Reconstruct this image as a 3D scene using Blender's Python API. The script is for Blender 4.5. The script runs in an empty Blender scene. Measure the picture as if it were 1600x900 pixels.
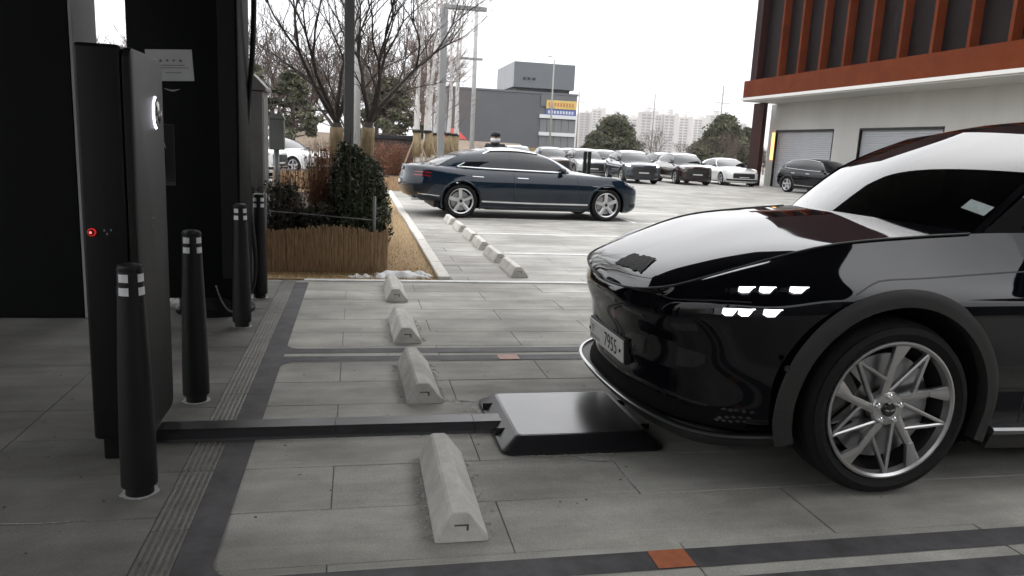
import bpy, bmesh, math, random
import numpy as np
from mathutils import Vector, Matrix
from mathutils.bvhtree import BVHTree

random.seed(7)
rng = np.random.RandomState(11)
PI = math.pi
scene = bpy.context.scene
COL = scene.collection
R = math.radians

# ------------------------------------------------------------------ camera
EYE = 1.40
def make_camera():
    p, r, a = R(10.6), R(2.8), R(12.0)          # tilt down, roll, yaw to the right of the lot's depth axis (+Y)
    fwd = Vector((math.sin(a)*math.cos(p), math.cos(a)*math.cos(p), -math.sin(p)))
    right0 = Vector((math.cos(a), -math.sin(a), 0)); up0 = right0.cross(fwd)
    right = right0*math.cos(r) + up0*math.sin(r)
    up = -right0*math.sin(r) + up0*math.cos(r)
    cam = bpy.data.cameras.new('camera'); ob = bpy.data.objects.new('camera', cam); COL.objects.link(ob)
    m = Matrix((right, up, -fwd)).transposed().to_4x4(); m.translation = (0, 0, EYE)
    ob.matrix_world = m
    cam.sensor_width = 36; cam.lens = 36*1172/1600
    cam.clip_start = 0.05; cam.clip_end = 4000
    scene.camera = ob
make_camera()

# ------------------------------------------------------------------ sky, sun, exposure (overcast winter day)
SUN_EL, SUN_AZ = R(48), R(35)
def make_world():
    w = bpy.data.worlds.new('World'); scene.world = w; w.use_nodes = True
    nt = w.node_tree; N, L = nt.nodes, nt.links
    N.clear()
    out = N.new('ShaderNodeOutputWorld'); bg = N.new('ShaderNodeBackground')
    sky = N.new('ShaderNodeTexSky'); sky.sky_type = 'NISHITA'; sky.sun_disc = False
    sky.sun_elevation = SUN_EL; sky.sun_rotation = SUN_AZ
    sky.air_density = 1.0; sky.dust_density = 4.0; sky.ozone_density = 1.0
    hs = N.new('ShaderNodeHueSaturation'); hs.inputs['Saturation'].default_value = 0.12
    L.new(sky.outputs[0], hs.inputs['Color'])
    tc = N.new('ShaderNodeTexCoord'); nz = N.new('ShaderNodeTexNoise')
    nz.inputs['Scale'].default_value = 2.2; nz.inputs['Detail'].default_value = 4
    mp = N.new('ShaderNodeMapping'); mp.inputs['Scale'].default_value = (1, 1, 3)
    L.new(tc.outputs['Generated'], mp.inputs[0]); L.new(mp.outputs[0], nz.inputs[0])
    cr = N.new('ShaderNodeValToRGB')
    cr.color_ramp.elements[0].position = 0.3; cr.color_ramp.elements[0].color = (9.5, 9.7, 10.15, 1)
    cr.color_ramp.elements[1].position = 0.75; cr.color_ramp.elements[1].color = (11.2, 11.3, 11.55, 1)
    L.new(nz.outputs[0], cr.inputs[0])
    mx = N.new('ShaderNodeMix'); mx.data_type = 'RGBA'; mx.inputs[0].default_value = 0.86
    L.new(hs.outputs[0], mx.inputs[6]); L.new(cr.outputs[0], mx.inputs[7])
    # overcast dome: paler towards the zenith, even all round
    sx = N.new('ShaderNodeSeparateXYZ'); L.new(tc.outputs['Generated'], sx.inputs[0])
    mr = N.new('ShaderNodeMapRange'); mr.inputs['From Min'].default_value = 0; mr.inputs['From Max'].default_value = 1
    mr.inputs['To Min'].default_value = .56; mr.inputs['To Max'].default_value = 1.3; L.new(sx.outputs['Z'], mr.inputs[0])
    vm = N.new('ShaderNodeVectorMath'); vm.operation = 'SCALE'; L.new(mx.outputs[2], vm.inputs[0]); L.new(mr.outputs[0], vm.inputs['Scale'])
    L.new(vm.outputs[0], bg.inputs[0]); bg.inputs[1].default_value = 0.115
    L.new(bg.outputs[0], out.inputs[0])
make_world()
sl = bpy.data.lights.new('sun', 'SUN'); sl.energy = 0.6; sl.angle = R(140); sl.color = (1, .97, .93)
so = bpy.data.objects.new('sun', sl); COL.objects.link(so)
so.rotation_euler = (PI/2-SUN_EL, 0, PI-SUN_AZ)
vs = scene.view_settings
vs.view_transform = 'Standard'; vs.look = 'None'; vs.gamma = 1; vs.exposure = 1.05; vs.use_curve_mapping = False
scene.render.engine = 'CYCLES'
cy = scene.cycles
cy.use_denoising = True; cy.use_adaptive_sampling = True; cy.adaptive_threshold = 0.02
try: cy.denoiser = 'OPENIMAGEDENOISE'
except Exception: pass
cy.max_bounces = 6; cy.diffuse_bounces = 3; cy.glossy_bounces = 3; cy.transmission_bounces = 4; cy.transparent_max_bounces = 12; cy.volume_bounces = 0
cy.sample_clamp_indirect = 6.0; cy.caustics_reflective = False; cy.caustics_refractive = False

# ------------------------------------------------------------------ materials
MATS = {}
def mat(name, col, rough=0.6, metal=0.0, var=0.0, vscale=4.0, bump=0.0, bscale=40.0, spec=0.5, coat=0.0, emit=None, estr=0.0,
        rnd=0.0, col2=None, stretch=None, alpha=None, detail=6.0, rvar=0.0):
    """Principled material: colour varied by noise (var, col2), by object (rnd), fine relief (bump)."""
    if name in MATS: return MATS[name]
    m = bpy.data.materials.new(name); m.use_nodes = True
    nt = m.node_tree; N, L = nt.nodes, nt.links
    b = N['Principled BSDF']
    b.inputs['Base Color'].default_value = (*col, 1); b.inputs['Roughness'].default_value = rough
    b.inputs['Metallic'].default_value = metal; b.inputs['Specular IOR Level'].default_value = spec
    if coat: b.inputs['Coat Weight'].default_value = coat; b.inputs['Coat Roughness'].default_value = 0.02
    if emit: b.inputs['Emission Color'].default_value = (*emit, 1); b.inputs['Emission Strength'].default_value = estr
    tc = None
    def coords():
        nonlocal tc
        if tc is None:
            tc = N.new('ShaderNodeTexCoord')
            g = N.new('ShaderNodeNewGeometry')
            mp = N.new('ShaderNodeMapping'); L.new(g.outputs['Position'], mp.inputs[0])
            if stretch: mp.inputs['Scale'].default_value = stretch
            tc = mp
        return tc.outputs[0]
    src = None
    if var or col2:
        nz = N.new('ShaderNodeTexNoise'); nz.inputs['Scale'].default_value = vscale; nz.inputs['Detail'].default_value = detail
        nz.inputs['Roughness'].default_value = 0.65
        L.new(coords(), nz.inputs[0])
        rp = N.new('ShaderNodeValToRGB')
        rp.color_ramp.elements[0].position = 0.32; rp.color_ramp.elements[1].position = 0.68
        c2 = col2 if col2 else tuple(min(1, c*(1+var)) for c in col)
        c1 = tuple(c*(1-var) for c in col)
        rp.color_ramp.elements[0].color = (*c1, 1); rp.color_ramp.elements[1].color = (*c2, 1)
        L.new(nz.outputs[0], rp.inputs[0]); src = rp.outputs[0]
        if rvar:
            mr = N.new('ShaderNodeMapRange'); mr.inputs['From Min'].default_value = .3; mr.inputs['From Max'].default_value = .7
            mr.inputs['To Min'].default_value = rough-rvar; mr.inputs['To Max'].default_value = rough+rvar
            L.new(nz.outputs[0], mr.inputs[0]); L.new(mr.outputs[0], b.inputs['Roughness'])
    if rnd:
        oi = N.new('ShaderNodeObjectInfo'); mr = N.new('ShaderNodeMapRange')
        mr.inputs['To Min'].default_value = 1-rnd; mr.inputs['To Max'].default_value = 1+rnd
        L.new(oi.outputs['Random'], mr.inputs[0])
        hv = N.new('ShaderNodeHueSaturation'); L.new(mr.outputs[0], hv.inputs['Value'])
        if src: L.new(src, hv.inputs['Color'])
        else: hv.inputs['Color'].default_value = (*col, 1)
        src = hv.outputs[0]
    if src: L.new(src, b.inputs['Base Color'])
    if bump:
        nb = N.new('ShaderNodeTexNoise'); nb.inputs['Scale'].default_value = bscale; nb.inputs['Detail'].default_value = 5
        L.new(coords(), nb.inputs[0])
        bp = N.new('ShaderNodeBump'); bp.inputs['Strength'].default_value = bump; bp.inputs['Distance'].default_value = 0.01
        L.new(nb.outputs[0], bp.inputs['Height']); L.new(bp.outputs[0], b.inputs['Normal'])
    MATS[name] = m
    return m

def paving_mat(name, base, dirt, brick=False):
    """Concrete paving: broad stains, fine speckle, tone by slab; beyond the built slabs also the joint pattern."""
    if name in MATS: return MATS[name]
    m = bpy.data.materials.new(name); m.use_nodes = True
    nt = m.node_tree; N, L = nt.nodes, nt.links; b = N['Principled BSDF']
    g = N.new('ShaderNodeNewGeometry')
    def noise(sc, det, scale=None):
        n = N.new('ShaderNodeTexNoise'); n.inputs['Scale'].default_value = sc; n.inputs['Detail'].default_value = det
        n.inputs['Roughness'].default_value = .62
        mp = N.new('ShaderNodeMapping'); L.new(g.outputs['Position'], mp.inputs[0])
        if scale: mp.inputs['Scale'].default_value = scale
        L.new(mp.outputs[0], n.inputs[0]); return n.outputs[0]
    def ramp(src, p0, p1, c0, c1):
        r = N.new('ShaderNodeValToRGB'); r.color_ramp.elements[0].position = p0; r.color_ramp.elements[1].position = p1
        r.color_ramp.elements[0].color = (*c0, 1); r.color_ramp.elements[1].color = (*c1, 1); L.new(src, r.inputs[0]); return r.outputs[0]
    def mul(a, c, f=1.0):
        x = N.new('ShaderNodeMix'); x.data_type = 'RGBA'; x.blend_type = 'MULTIPLY'; x.inputs[0].default_value = f
        L.new(a, x.inputs[6]); L.new(c, x.inputs[7]); return x.outputs[2]
    c = ramp(noise(1.3, 8), .3, .7, dirt, base)
    c = mul(c, ramp(noise(5, 6, (.35, 1, 1)), .32, .66, (.78, .775, .76), (1.06, 1.06, 1.06)))
    c = mul(c, ramp(noise(.55, 9, (1, .8, 1)), .36, .62, (.62, .615, .60), (1.1, 1.1, 1.1)), .75)       # damp patches
    c = mul(c, ramp(noise(2.2, 8, (.12, 1.6, 1)), .35, .6, (.72, .715, .70), (1.05, 1.05, 1.05)), .7)   # tyre streaks along the bays
    c = mul(c, ramp(noise(160, 3), .3, .7, (.78, .78, .78), (1.15, 1.15, 1.14)))
    c = mul(c, ramp(noise(14, 5), .66, .74, (1, 1, 1), (.74, .74, .75)), .8)     # small dark spots
    c = mul(c, ramp(noise(3.1, 7, (1, .45, 1)), .62, .75, (1, 1, 1), (1.25, 1.25, 1.27)), .9)   # pale lime bloom
    oi = N.new('ShaderNodeObjectInfo')
    c = mul(c, ramp(oi.outputs['Random'], 0, 1, (.94, .94, .94), (1.05, 1.05, 1.04)))
    h = noise(220, 4)
    if brick:
        bt = N.new('ShaderNodeTexBrick'); mp = N.new('ShaderNodeMapping'); mp.inputs['Location'].default_value = (.085, -2.36, 0)
        L.new(g.outputs['Position'], mp.inputs[0]); L.new(mp.outputs[0], bt.inputs[0])
        bt.inputs['Scale'].default_value = 1; bt.inputs['Brick Width'].default_value = 1.265; bt.inputs['Row Height'].default_value = .395
        bt.inputs['Mortar Size'].default_value = .006; bt.inputs['Mortar Smooth'].default_value = .3
        bt.inputs['Color1'].default_value = (1, 1, 1, 1); bt.inputs['Color2'].default_value = (.94, .94, .93, 1); bt.inputs['Mortar'].default_value = (.72, .71, .69, 1)
        c = mul(c, bt.outputs['Color'])
    L.new(c, b.inputs['Base Color'])
    b.inputs['Roughness'].default_value = .78; b.inputs['Specular IOR Level'].default_value = .35
    bp = N.new('ShaderNodeBump'); bp.inputs['Strength'].default_value = .25; bp.inputs['Distance'].default_value = .004
    L.new(h, bp.inputs['Height']); L.new(bp.outputs[0], b.inputs['Normal'])
    MATS[name] = m; return m

# ------------------------------------------------------------------ objects and labels
def tag(o, label=None, cat=None, group=None, kind=None):
    if label: o['label'] = label
    if cat: o['category'] = cat
    if group: o['group'] = group
    if kind: o['kind'] = kind
    return o
def empty(name, loc=(0, 0, 0), rz=0.0, label=None, cat=None, group=None):
    o = bpy.data.objects.new(name, None); COL.objects.link(o); o.empty_display_size = .2
    o.location = loc; o.rotation_euler = (0, 0, rz)
    return tag(o, label, cat, group)
def mesh_obj(name, V, F, m, parent=None, smooth=False, loc=None, rot=None, sharp=None):
    me = bpy.data.meshes.new(name); me.from_pydata([tuple(v) for v in V], [], [tuple(int(i) for i in f) for f in F]); me.update()
    if m is not None: me.materials.append(m)
    if smooth:
        me.polygons.foreach_set('use_smooth', [True]*len(me.polygons))
        if sharp is not None: me.set_sharp_from_angle(angle=R(sharp))
    return put(name, me, parent, loc, rot)
def put(name, me, parent=None, loc=None, rot=None):
    o = bpy.data.objects.new(name, me); COL.objects.link(o)
    if parent: o.parent = parent
    if loc is not None: o.location = loc
    if rot is not None: o.rotation_euler = rot
    return o
def copy_tree(o, parent=None):
    c = o.copy(); COL.objects.link(c)
    if parent: c.parent = parent
    for ch in list(o.children): copy_tree(ch, c)
    return c

class MB:
    """Collects boxes, tubes, lathes and prisms; build() links them as one mesh object."""
    def __init__(s): s.V = []; s.F = []
    def add(s, V, F):
        n = len(s.V); s.V.extend([tuple(v) for v in V]); s.F.extend([tuple(int(i)+n for i in f) for f in F]); return s
    def box(s, x0, x1, y0, y1, z0, z1, M=None):
        V = [(x, y, z) for z in (z0, z1) for y in (y0, y1) for x in (x0, x1)]
        if M is not None: V = [M @ Vector(v) for v in V]
        return s.add(V, [(0, 2, 3, 1), (4, 5, 7, 6), (0, 1, 5, 4), (2, 6, 7, 3), (0, 4, 6, 2), (1, 3, 7, 5)])
    def bbox(s, x0, x1, y0, y1, z0, z1, b=.004, M=None, seg=1):
        """bevelled box"""
        bm = bmesh.new(); bmesh.ops.create_cube(bm, size=1)
        for v in bm.verts: v.co = Vector(((x0+x1)/2+v.co.x*(x1-x0), (y0+y1)/2+v.co.y*(y1-y0), (z0+z1)/2+v.co.z*(z1-z0)))
        bmesh.ops.bevel(bm, geom=bm.edges[:], offset=b, segments=seg, affect='EDGES', profile=.5)
        bm.verts.ensure_lookup_table()
        V = [(M @ v.co) if M is not None else v.co.copy() for v in bm.verts]; F = [[v.index for v in f.verts] for f in bm.faces]
        bm.free(); return s.add(V, F)
    def tube(s, pts, rad, n=8, cap=True):
        pts = [Vector(p) for p in pts]; k = len(pts)
        if not hasattr(rad, '__len__'): rad = [rad]*k
        V = []; F = []; ref = None
        for i, p in enumerate(pts):
            t = (pts[min(i+1, k-1)]-pts[max(i-1, 0)]).normalized()
            if ref is None:
                ref = Vector((0, 0, 1)) if abs(t.z) < .9 else Vector((1, 0, 0))
            u = (ref - t*ref.dot(t)).normalized(); w = t.cross(u); ref = u
            for j in range(n):
                a = 2*PI*j/n; V.append(p + (u*math.cos(a)+w*math.sin(a))*rad[i])
        for i in range(k-1):
            for j in range(n):
                a, b2 = i*n+j, i*n+(j+1) % n; F.append((a, b2, b2+n, a+n))
        if cap: F.append(tuple(range(n-1, -1, -1))); F.append(tuple((k-1)*n+j for j in range(n)))
        return s.add(V, F)
    def lathe(s, prof, n=24, M=None, cap=True):
        """prof: (r, z) about +Z"""
        V = []; F = []; k = len(prof)
        for r, z in prof:
            for j in range(n):
                a = 2*PI*j/n; V.append(Vector((r*math.cos(a), r*math.sin(a), z)))
        for i in range(k-1):
            for j in range(n):
                a, b2 = i*n+j, i*n+(j+1) % n; F.append((a, b2, b2+n, a+n))
        if cap:
            F.append(tuple(range(n-1, -1, -1))); F.append(tuple((k-1)*n+j for j in range(n)))
        if M is not None: V = [M @ v for v in V]
        return s.add(V, F)
    def prism(s, poly, axis, a0, a1, M=None):
        """2D polygon extruded along axis 'x','y','z' from a0 to a1"""
        n = len(poly)
        def P(u, v, a): return {'x': (a, u, v), 'y': (u, a, v), 'z': (u, v, a)}[axis]
        V = [Vector(P(u, v, a0)) for u, v in poly]+[Vector(P(u, v, a1)) for u, v in poly]
        F = [tuple(range(n)), tuple(range(2*n-1, n-1, -1))]+[(i, i+n, (i+1) % n+n, (i+1) % n) for i in range(n)]
        if M is not None: V = [M @ v for v in V]
        return s.add(V, F)
    def build(s, name, m, parent=None, smooth=False, loc=None, rot=None, sharp=None, fix=True):
        o = mesh_obj(name, s.V, s.F, m, parent, smooth, loc, rot, None)
        if fix:
            bm = bmesh.new(); bm.from_mesh(o.data); bmesh.ops.recalc_face_normals(bm, faces=bm.faces); bm.to_mesh(o.data); bm.free()
        if smooth and sharp is not None: o.data.set_sharp_from_angle(angle=R(sharp))
        return o

def text_mesh(name, s, size, m, parent, M, depth=.0006, align='CENTER'):
    cu = bpy.data.curves.new('lettering', 'FONT'); cu.body = s; cu.size = size; cu.align_x = align; cu.align_y = 'CENTER'; cu.extrude = depth
    o = bpy.data.objects.new('lettering', cu); COL.objects.link(o)
    dg = bpy.context.evaluated_depsgraph_get()
    me = bpy.data.meshes.new_from_object(o.evaluated_get(dg)); bpy.data.objects.remove(o); bpy.data.curves.remove(cu)
    me.transform(M); me.materials.clear(); me.materials.append(m)
    return put(name, me, parent)
# ------------------------------------------------------------------ cars: surfaces lofted through measured outlines
def spline(P, ts, t):
    """natural cubic spline through rows of P at params ts, evaluated at t"""
    P = np.asarray(P, float); ts = np.asarray(ts, float); n = len(ts)
    if n == 2:
        f = ((t-ts[0])/(ts[1]-ts[0]))[:, None]; return P[0]*(1-f)+P[1]*f
    h = np.diff(ts); A = np.zeros((n, n)); B = np.zeros((n, P.shape[1]))
    A[0, 0] = A[-1, -1] = 1
    for i in range(1, n-1):
        A[i, i-1] = h[i-1]; A[i, i] = 2*(h[i-1]+h[i]); A[i, i+1] = h[i]
        B[i] = 6*((P[i+1]-P[i])/h[i]-(P[i]-P[i-1])/h[i-1])
    Mm = np.linalg.solve(A, B)
    k = np.clip(np.searchsorted(ts, t, side='right')-1, 0, n-2)
    d = (t-ts[k])[:, None]; e = (ts[k+1]-t)[:, None]; hk = h[k][:, None]
    return Mm[k]*e**3/(6*hk)+Mm[k+1]*d**3/(6*hk)+(P[k]/hk-Mm[k]*hk/6)*e+(P[k+1]/hk-Mm[k+1]*hk/6)*d
def chord(P):
    return np.concatenate([[0], np.cumsum(np.linalg.norm(np.diff(np.asarray(P, float), axis=0), axis=1)+1e-6)])
def curve(P, n, ts=None):
    P = np.asarray(P, float); ts = chord(P) if ts is None else ts
    return spline(P, ts, np.linspace(ts[0], ts[-1], n))
def coons(c0, c1, d0, d1, pw=2.0):
    """patch with u along c0/c1 (n), v along d0/d1 (m); weight v**pw keeps it level across v=0"""
    n, m_ = len(c0), len(d0)
    u = np.linspace(0, 1, n)[:, None, None]; v = np.linspace(0, 1, m_)[None, :, None]; w = v**pw
    S = (1-w)*c0[:, None]+w*c1[:, None]+(1-u)*d0[None]+u*d1[None]
    S -= (1-u)*(1-w)*c0[0]+(1-u)*w*c1[0]+u*(1-w)*c0[-1]+u*w*c1[-1]
    return S
def grid_faces(n, m_, flip=False):
    F = []
    for i in range(n-1):
        for j in range(m_-1):
            q = (i*m_+j, i*m_+j+1, (i+1)*m_+j+1, (i+1)*m_+j); F.append(q[::-1] if flip else q)
    return F
def both(V, F):
    """mirror a half surface about y = 0"""
    V = np.asarray(V).reshape(-1, 3); n = len(V); W = V*np.array([1, -1, 1])
    return np.concatenate([V, W]), list(F)+[tuple(i+n for i in f[::-1]) for f in F]

class Car:
    def __init__(s, root, spec, M, res=6):
        s.root, s.sp, s.M, s.res = root, spec, M, res
        s.surface()
    def part(s, name, V, F, m, mirror=True, parent=None, smooth=True, sharp=40):
        if mirror:
            A = np.asarray([tuple(v) for v in V], float).reshape(-1, 3)
            if np.abs(A[:, 1]).min() > .012:                 # left and right are separate pieces
                o = s.part(name, A, F, m, False, parent, smooth, sharp)
                s.part(name, A*np.array([1, -1, 1]), [f[::-1] for f in F], m, False, parent, smooth, sharp); return o
            V, F = both(A, F)
        o = mesh_obj(name, np.asarray(V).reshape(-1, 3), F, m, parent or s.root, False)
        bm = bmesh.new(); bm.from_mesh(o.data); bmesh.ops.remove_doubles(bm, verts=bm.verts, dist=.0004)
        bmesh.ops.recalc_face_normals(bm, faces=bm.faces)
        bm.to_mesh(o.data); bm.free()
        if smooth:
            o.data.polygons.foreach_set('use_smooth', [True]*len(o.data.polygons)); o.data.set_sharp_from_angle(angle=R(sharp))
        return o
    def surface(s):
        sp = s.sp; plan = np.array(sp['plan'], float); nc = len(plan); W = plan[:, 1].max()
        c = np.arange(nc)
        wf = np.clip((6-c)/3., 0, 1); wf = wf*wf*(3-2*wf); wr = np.clip((c-11)/3., 0, 1); wr = wr*wr*(3-2*wr); wm = 1-wf-wr
        rings = []
        for q in sp['rings']:
            fi, si, ri, zf, zm, zr = q[:6]
            P = np.stack([plan[:, 0]+wf*fi-wr*ri, plan[:, 1]*(1-si/W), zf*wf+zm*wm+zr*wr], 1)
            if len(q) > 6:
                for k, d in q[6].items(): P[k] += d
            rings.append(P)
        rings.append(np.array(sp['top'], float))
        rings = np.array(rings); nr = len(rings)
        tc_ = np.arange(nc, dtype=float); ch = chord(plan)
        k = s.res
        tcol = np.interp(np.linspace(0, nc-1, (nc-1)*k+1), tc_, ch)
        D = np.array([spline(r, ch, tcol) for r in rings])           # nr x NC x 3
        trow = np.linspace(0, nr-1, (nr-1)*k+1)
        NC = D.shape[1]; G = np.zeros((len(trow), NC, 3))
        cr = sorted(set([0, nr-1]+list(sp.get('crease', []))))
        for a, b in zip(cr[:-1], cr[1:]):
            sel = (trow >= a-1e-9) & (trow <= b+1e-9)
            # one chord parameter for all columns keeps the grid tidy
            hh = np.concatenate([[0], np.cumsum(np.mean(np.linalg.norm(np.diff(D[a:b+1], axis=0), axis=2), axis=1)+1e-6)])
            tt = np.interp(trow[sel], np.arange(a, b+1), hh)
            G[sel] = spline(D[a:b+1].reshape(b-a+1, -1), hh, tt).reshape(sel.sum(), NC, 3)
        G[:, 0, 1] = 0; G[:, -1, 1] = 0
        s.G, s.NC, s.NR, s.nr, s.nc = G, NC, len(trow), nr, nc
        s.top = G[-1]
        V = G.reshape(-1, 3); F = grid_faces(s.NR, NC)
        s.bvh = BVHTree.FromPolygons([Vector(v) for v in V], F)
    def ci(s, c): return int(round(c*s.res))
    def near(s, p):
        l, n, i, d = s.bvh.find_nearest(Vector(p))
        ctr = Vector((l.x, 0, .5)) if .5 < l.x < s.sp['L']-.5 else Vector((s.sp['L']/2, 0, .5))
        if n.dot(l-ctr) < 0: n = -n
        return l, n
    def lower(s, names, mats):
        """body side split into panels at given columns: names = [(name, c0, c1)]"""
        sp = s.sp; G = s.G.copy()
        V = G.reshape(-1, 3); drop = np.zeros(len(V), bool)
        for (cx, cz, r) in sp['arch']:
            dx, dz = V[:, 0]-cx, V[:, 2]-cz; d = np.hypot(dx, dz)
            ins = (d < r) & (V[:, 1] > .5)
            drop |= ins
            k = r/np.maximum(d, 1e-6); V2 = V.copy(); V2[:, 0] = cx+dx*k; V2[:, 2] = cz+dz*k
            s_in = ins
            V = np.where(s_in[:, None], V2, V)
        for name, c0, c1, m in names:
            a, b = s.ci(c0), s.ci(c1); F = []
            for i in range(s.NR-1):
                for j in range(a, b):
                    q = (i*s.NC+j, i*s.NC+j+1, (i+1)*s.NC+j+1, (i+1)*s.NC+j)
                    if all(drop[x] for x in q): continue
                    F.append(q)
            used = sorted({x for f in F for x in f}); ix = {x: n for n, x in enumerate(used)}
            s.part(name, V[used], [tuple(ix[x] for x in f) for f in F], m, mirror=True)
    def ribbon(s, pts, w, m, name, off=.003, mirror=True, n=None, smooth_=True, parent=None):
        """narrow strip laid on the body along points"""
        P = curve(pts, n or max(8, len(pts)*6)) if smooth_ else np.asarray(pts, float)
        V = []
        L_ = [s.near(p) for p in P]
        for i, (l, nn) in enumerate(L_):
            a = L_[max(i-1, 0)][0]; b = L_[min(i+1, len(L_)-1)][0]
            t = (b-a).normalized(); sd = t.cross(nn).normalized()
            ww = w(i/(len(L_)-1)) if callable(w) else w
            V += [l+nn*off+sd*ww/2, l+nn*off-sd*ww/2]
        F = [(2*i, 2*i+1, 2*i+3, 2*i+2) for i in range(len(L_)-1)]
        return s.part(name, [tuple(v) for v in V], F, m, mirror, parent)
    def patch(s, c0, c1, r0, r1, m, name, off=.004, mirror=True, n=8, parent=None):
        """piece of the body surface between fractional columns and rings, lifted a little"""
        cs = np.linspace(c0*s.res, c1*s.res, n*2+1); rs = np.linspace(r0*s.res, r1*s.res, n+1); V = []
        def ev(i, j):
            i0, j0 = int(min(i, s.NR-2)), int(min(j, s.NC-2)); a, b = i-i0, j-j0; G = s.G
            return (G[i0, j0]*(1-a)*(1-b)+G[i0+1, j0]*a*(1-b)+G[i0, j0+1]*(1-a)*b+G[i0+1, j0+1]*a*b)
        for i in rs:
            for j in cs:
                p = ev(i, j); nn = np.cross(ev(i, min(j+.5, s.NC-1.01))-ev(i, max(j-.5, 0)), ev(min(i+.5, s.NR-1.01), j)-ev(max(i-.5, 0), j))
                nn = nn/(np.linalg.norm(nn)+1e-9)
                ctr = np.array([s.sp['L']/2, 0, .5])
                if np.dot(nn, p-ctr) < 0: nn = -nn
                V.append(p+nn*off)
        return s.part(name, V, grid_faces(n+1, n*2+1), m, mirror, parent)
    def upper(s):
        """hood, windscreen, roof, side windows, rear glass, boot lid"""
        sp, M = s.sp, s.M; T = s.top; ci = s.ci
        cc, ca, cd, ct = sp.get('ccorner', 3), sp.get('ca', 8), sp.get('cd', 13), sp.get('ct', 15)
        prof = np.array(sp['prof'], float)                # centre-line x,z : nose .. tail
        ch = chord(prof)
        iP = sp['iprof']                                   # indexes: cowl, header, rear header, rear base
        def centre(a, b, n):
            if b == a+1:                                  # glass: a single shallow bow between its two edges
                d = prof[b]-prof[a]; nn = np.array([-d[1], d[0]])/np.hypot(*d)
                q = curve([prof[a], (prof[a]+prof[b])/2+nn*sp.get('bow', .035), prof[b]], n)
            else: q = spline(prof[a:b+1], ch[a:b+1]-ch[a], np.linspace(0, ch[b]-ch[a], n))
            return np.stack([q[:, 0], 0*q[:, 0], q[:, 1]], 1)
        def cross(x0, z0, E, n, p=2.0):
            E = np.asarray(E, float); y = np.linspace(0, E[1], n); f = (y/E[1])**p
            return np.stack([x0+(E[0]-x0)*f, y, z0+(E[2]-z0)*f], 1)
        def resamp(P, n):
            t = chord(P); tt = np.linspace(0, t[-1], n); return np.stack([np.interp(tt, t, P[:, k]) for k in range(3)], 1)
        last = len(prof)-1
        nu, nv = 5*s.res, 3*s.res
        Ab, Db = T[ci(ca)], T[ci(cd)]; At, Dt = np.array(sp['atop']), np.array(sp['dtop'])
        wp = sp.get('screenpw', 2.3); cowl = cross(*prof[iP[0]], Ab, nv, wp); head = cross(*prof[iP[1]], At, nv, wp)
        rhead = cross(*prof[iP[2]], Dt, nv, 2.4); rbase = cross(*prof[iP[3]], Db, nv, 2.2)
        def grid_part(name, S, m, mirror=True, u0=0, u1=None, v0=0, v1=None, off=0):
            Q = S[u0:u1, v0:v1]; return s.part(name, Q.reshape(-1, 3), grid_faces(Q.shape[0], Q.shape[1]), m, mirror)
        # hood
        S = coons(centre(0, iP[0], nu), resamp(T[ci(cc):ci(ca)+1], nu), resamp(T[0:ci(cc)+1], nv), cowl, sp.get('hoodpw', 2.0))
        s.hood = S; grid_part('hood', S, M['paint'])
        # windscreen and A-pillar
        al = curve([Ab, (Ab+At)/2+np.array(sp.get('abow', (-.02, .02, .03))), At], nu)
        S = coons(centre(iP[0], iP[1], nu), al, cowl, head, wp); k = int(nv*.945)
        s.screen = S
        grid_part('windscreen', S, M['glass'], v1=k+1); grid_part('pillar', S, M.get('pillar', M['paint']), v0=k)
        # roof
        rail = curve([At]+[np.array(q) for q in sp['rail']]+[Dt], nu)
        S = coons(centre(iP[1], iP[2], nu), rail, head, rhead, 2.6); grid_part('roof', S, M['roof'] if 'roof' in M else M['paint'])
        # rear glass
        dl = curve([Dt, (Dt+Db)/2+np.array(sp.get('dbow', (.02, .02, .02))), Db], nu)
        S = coons(centre(iP[2], iP[3], nu), dl, rhead, rbase, 2.4); k = int(nv*.86)
        grid_part('rear_glass', S, M['glass'], v1=k+1); grid_part('rear_pillar', S, M['paint'], v0=k)
        # boot lid / tailgate
        S = coons(centre(iP[3], last, nu), resamp(T[ci(cd):ci(ct)+1], nu), rbase, resamp(T[ci(ct):][::-1], nv), 2.0)
        grid_part('boot_lid', S, M['paint'])
        # side of the cabin
        belt = resamp(T[ci(ca):ci(cd)+1], nu*2); rl = resamp(rail, nu*2)
        lin = np.linspace(0, 1, nv)[:, None]
        S = coons(belt, rl, al[np.linspace(0, nu-1, nv).astype(int)], dl[::-1][np.linspace(0, nu-1, nv).astype(int)], 1.0)
        bul = np.sin(np.linspace(0, PI, nv))*.025; S[:, :, 1] += bul[None, :]
        s.side = S
        grid_part('cabin_side', S, M.get('pillar', M['paint']))
        def uvp(u, v):
            i, j = u*(S.shape[0]-1), v*(S.shape[1]-1); i0, j0 = int(min(i, S.shape[0]-2)), int(min(j, S.shape[1]-2)); a, b = i-i0, j-j0
            return S[i0, j0]*(1-a)*(1-b)+S[i0+1, j0]*a*(1-b)+S[i0, j0+1]*(1-a)*b+S[i0+1, j0+1]*a*b
        s.uvp = uvp
        for (u0, u1, v0, v1, u0t, u1t) in sp['windows']:
            n = 10; V = []
            for i in range(n+1):
                for j in range(n+1):
                    f = i/n; g = j/n; ua = u0*(1-g)+u0t*g; ub = u1*(1-g)+u1t*g
                    V.append(uvp(ua+(ub-ua)*f, v0+(v1-v0)*g)+np.array([0, .006, 0]))
            s.part('side_window', V, grid_faces(n+1, n+1), M['glass'])
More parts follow.
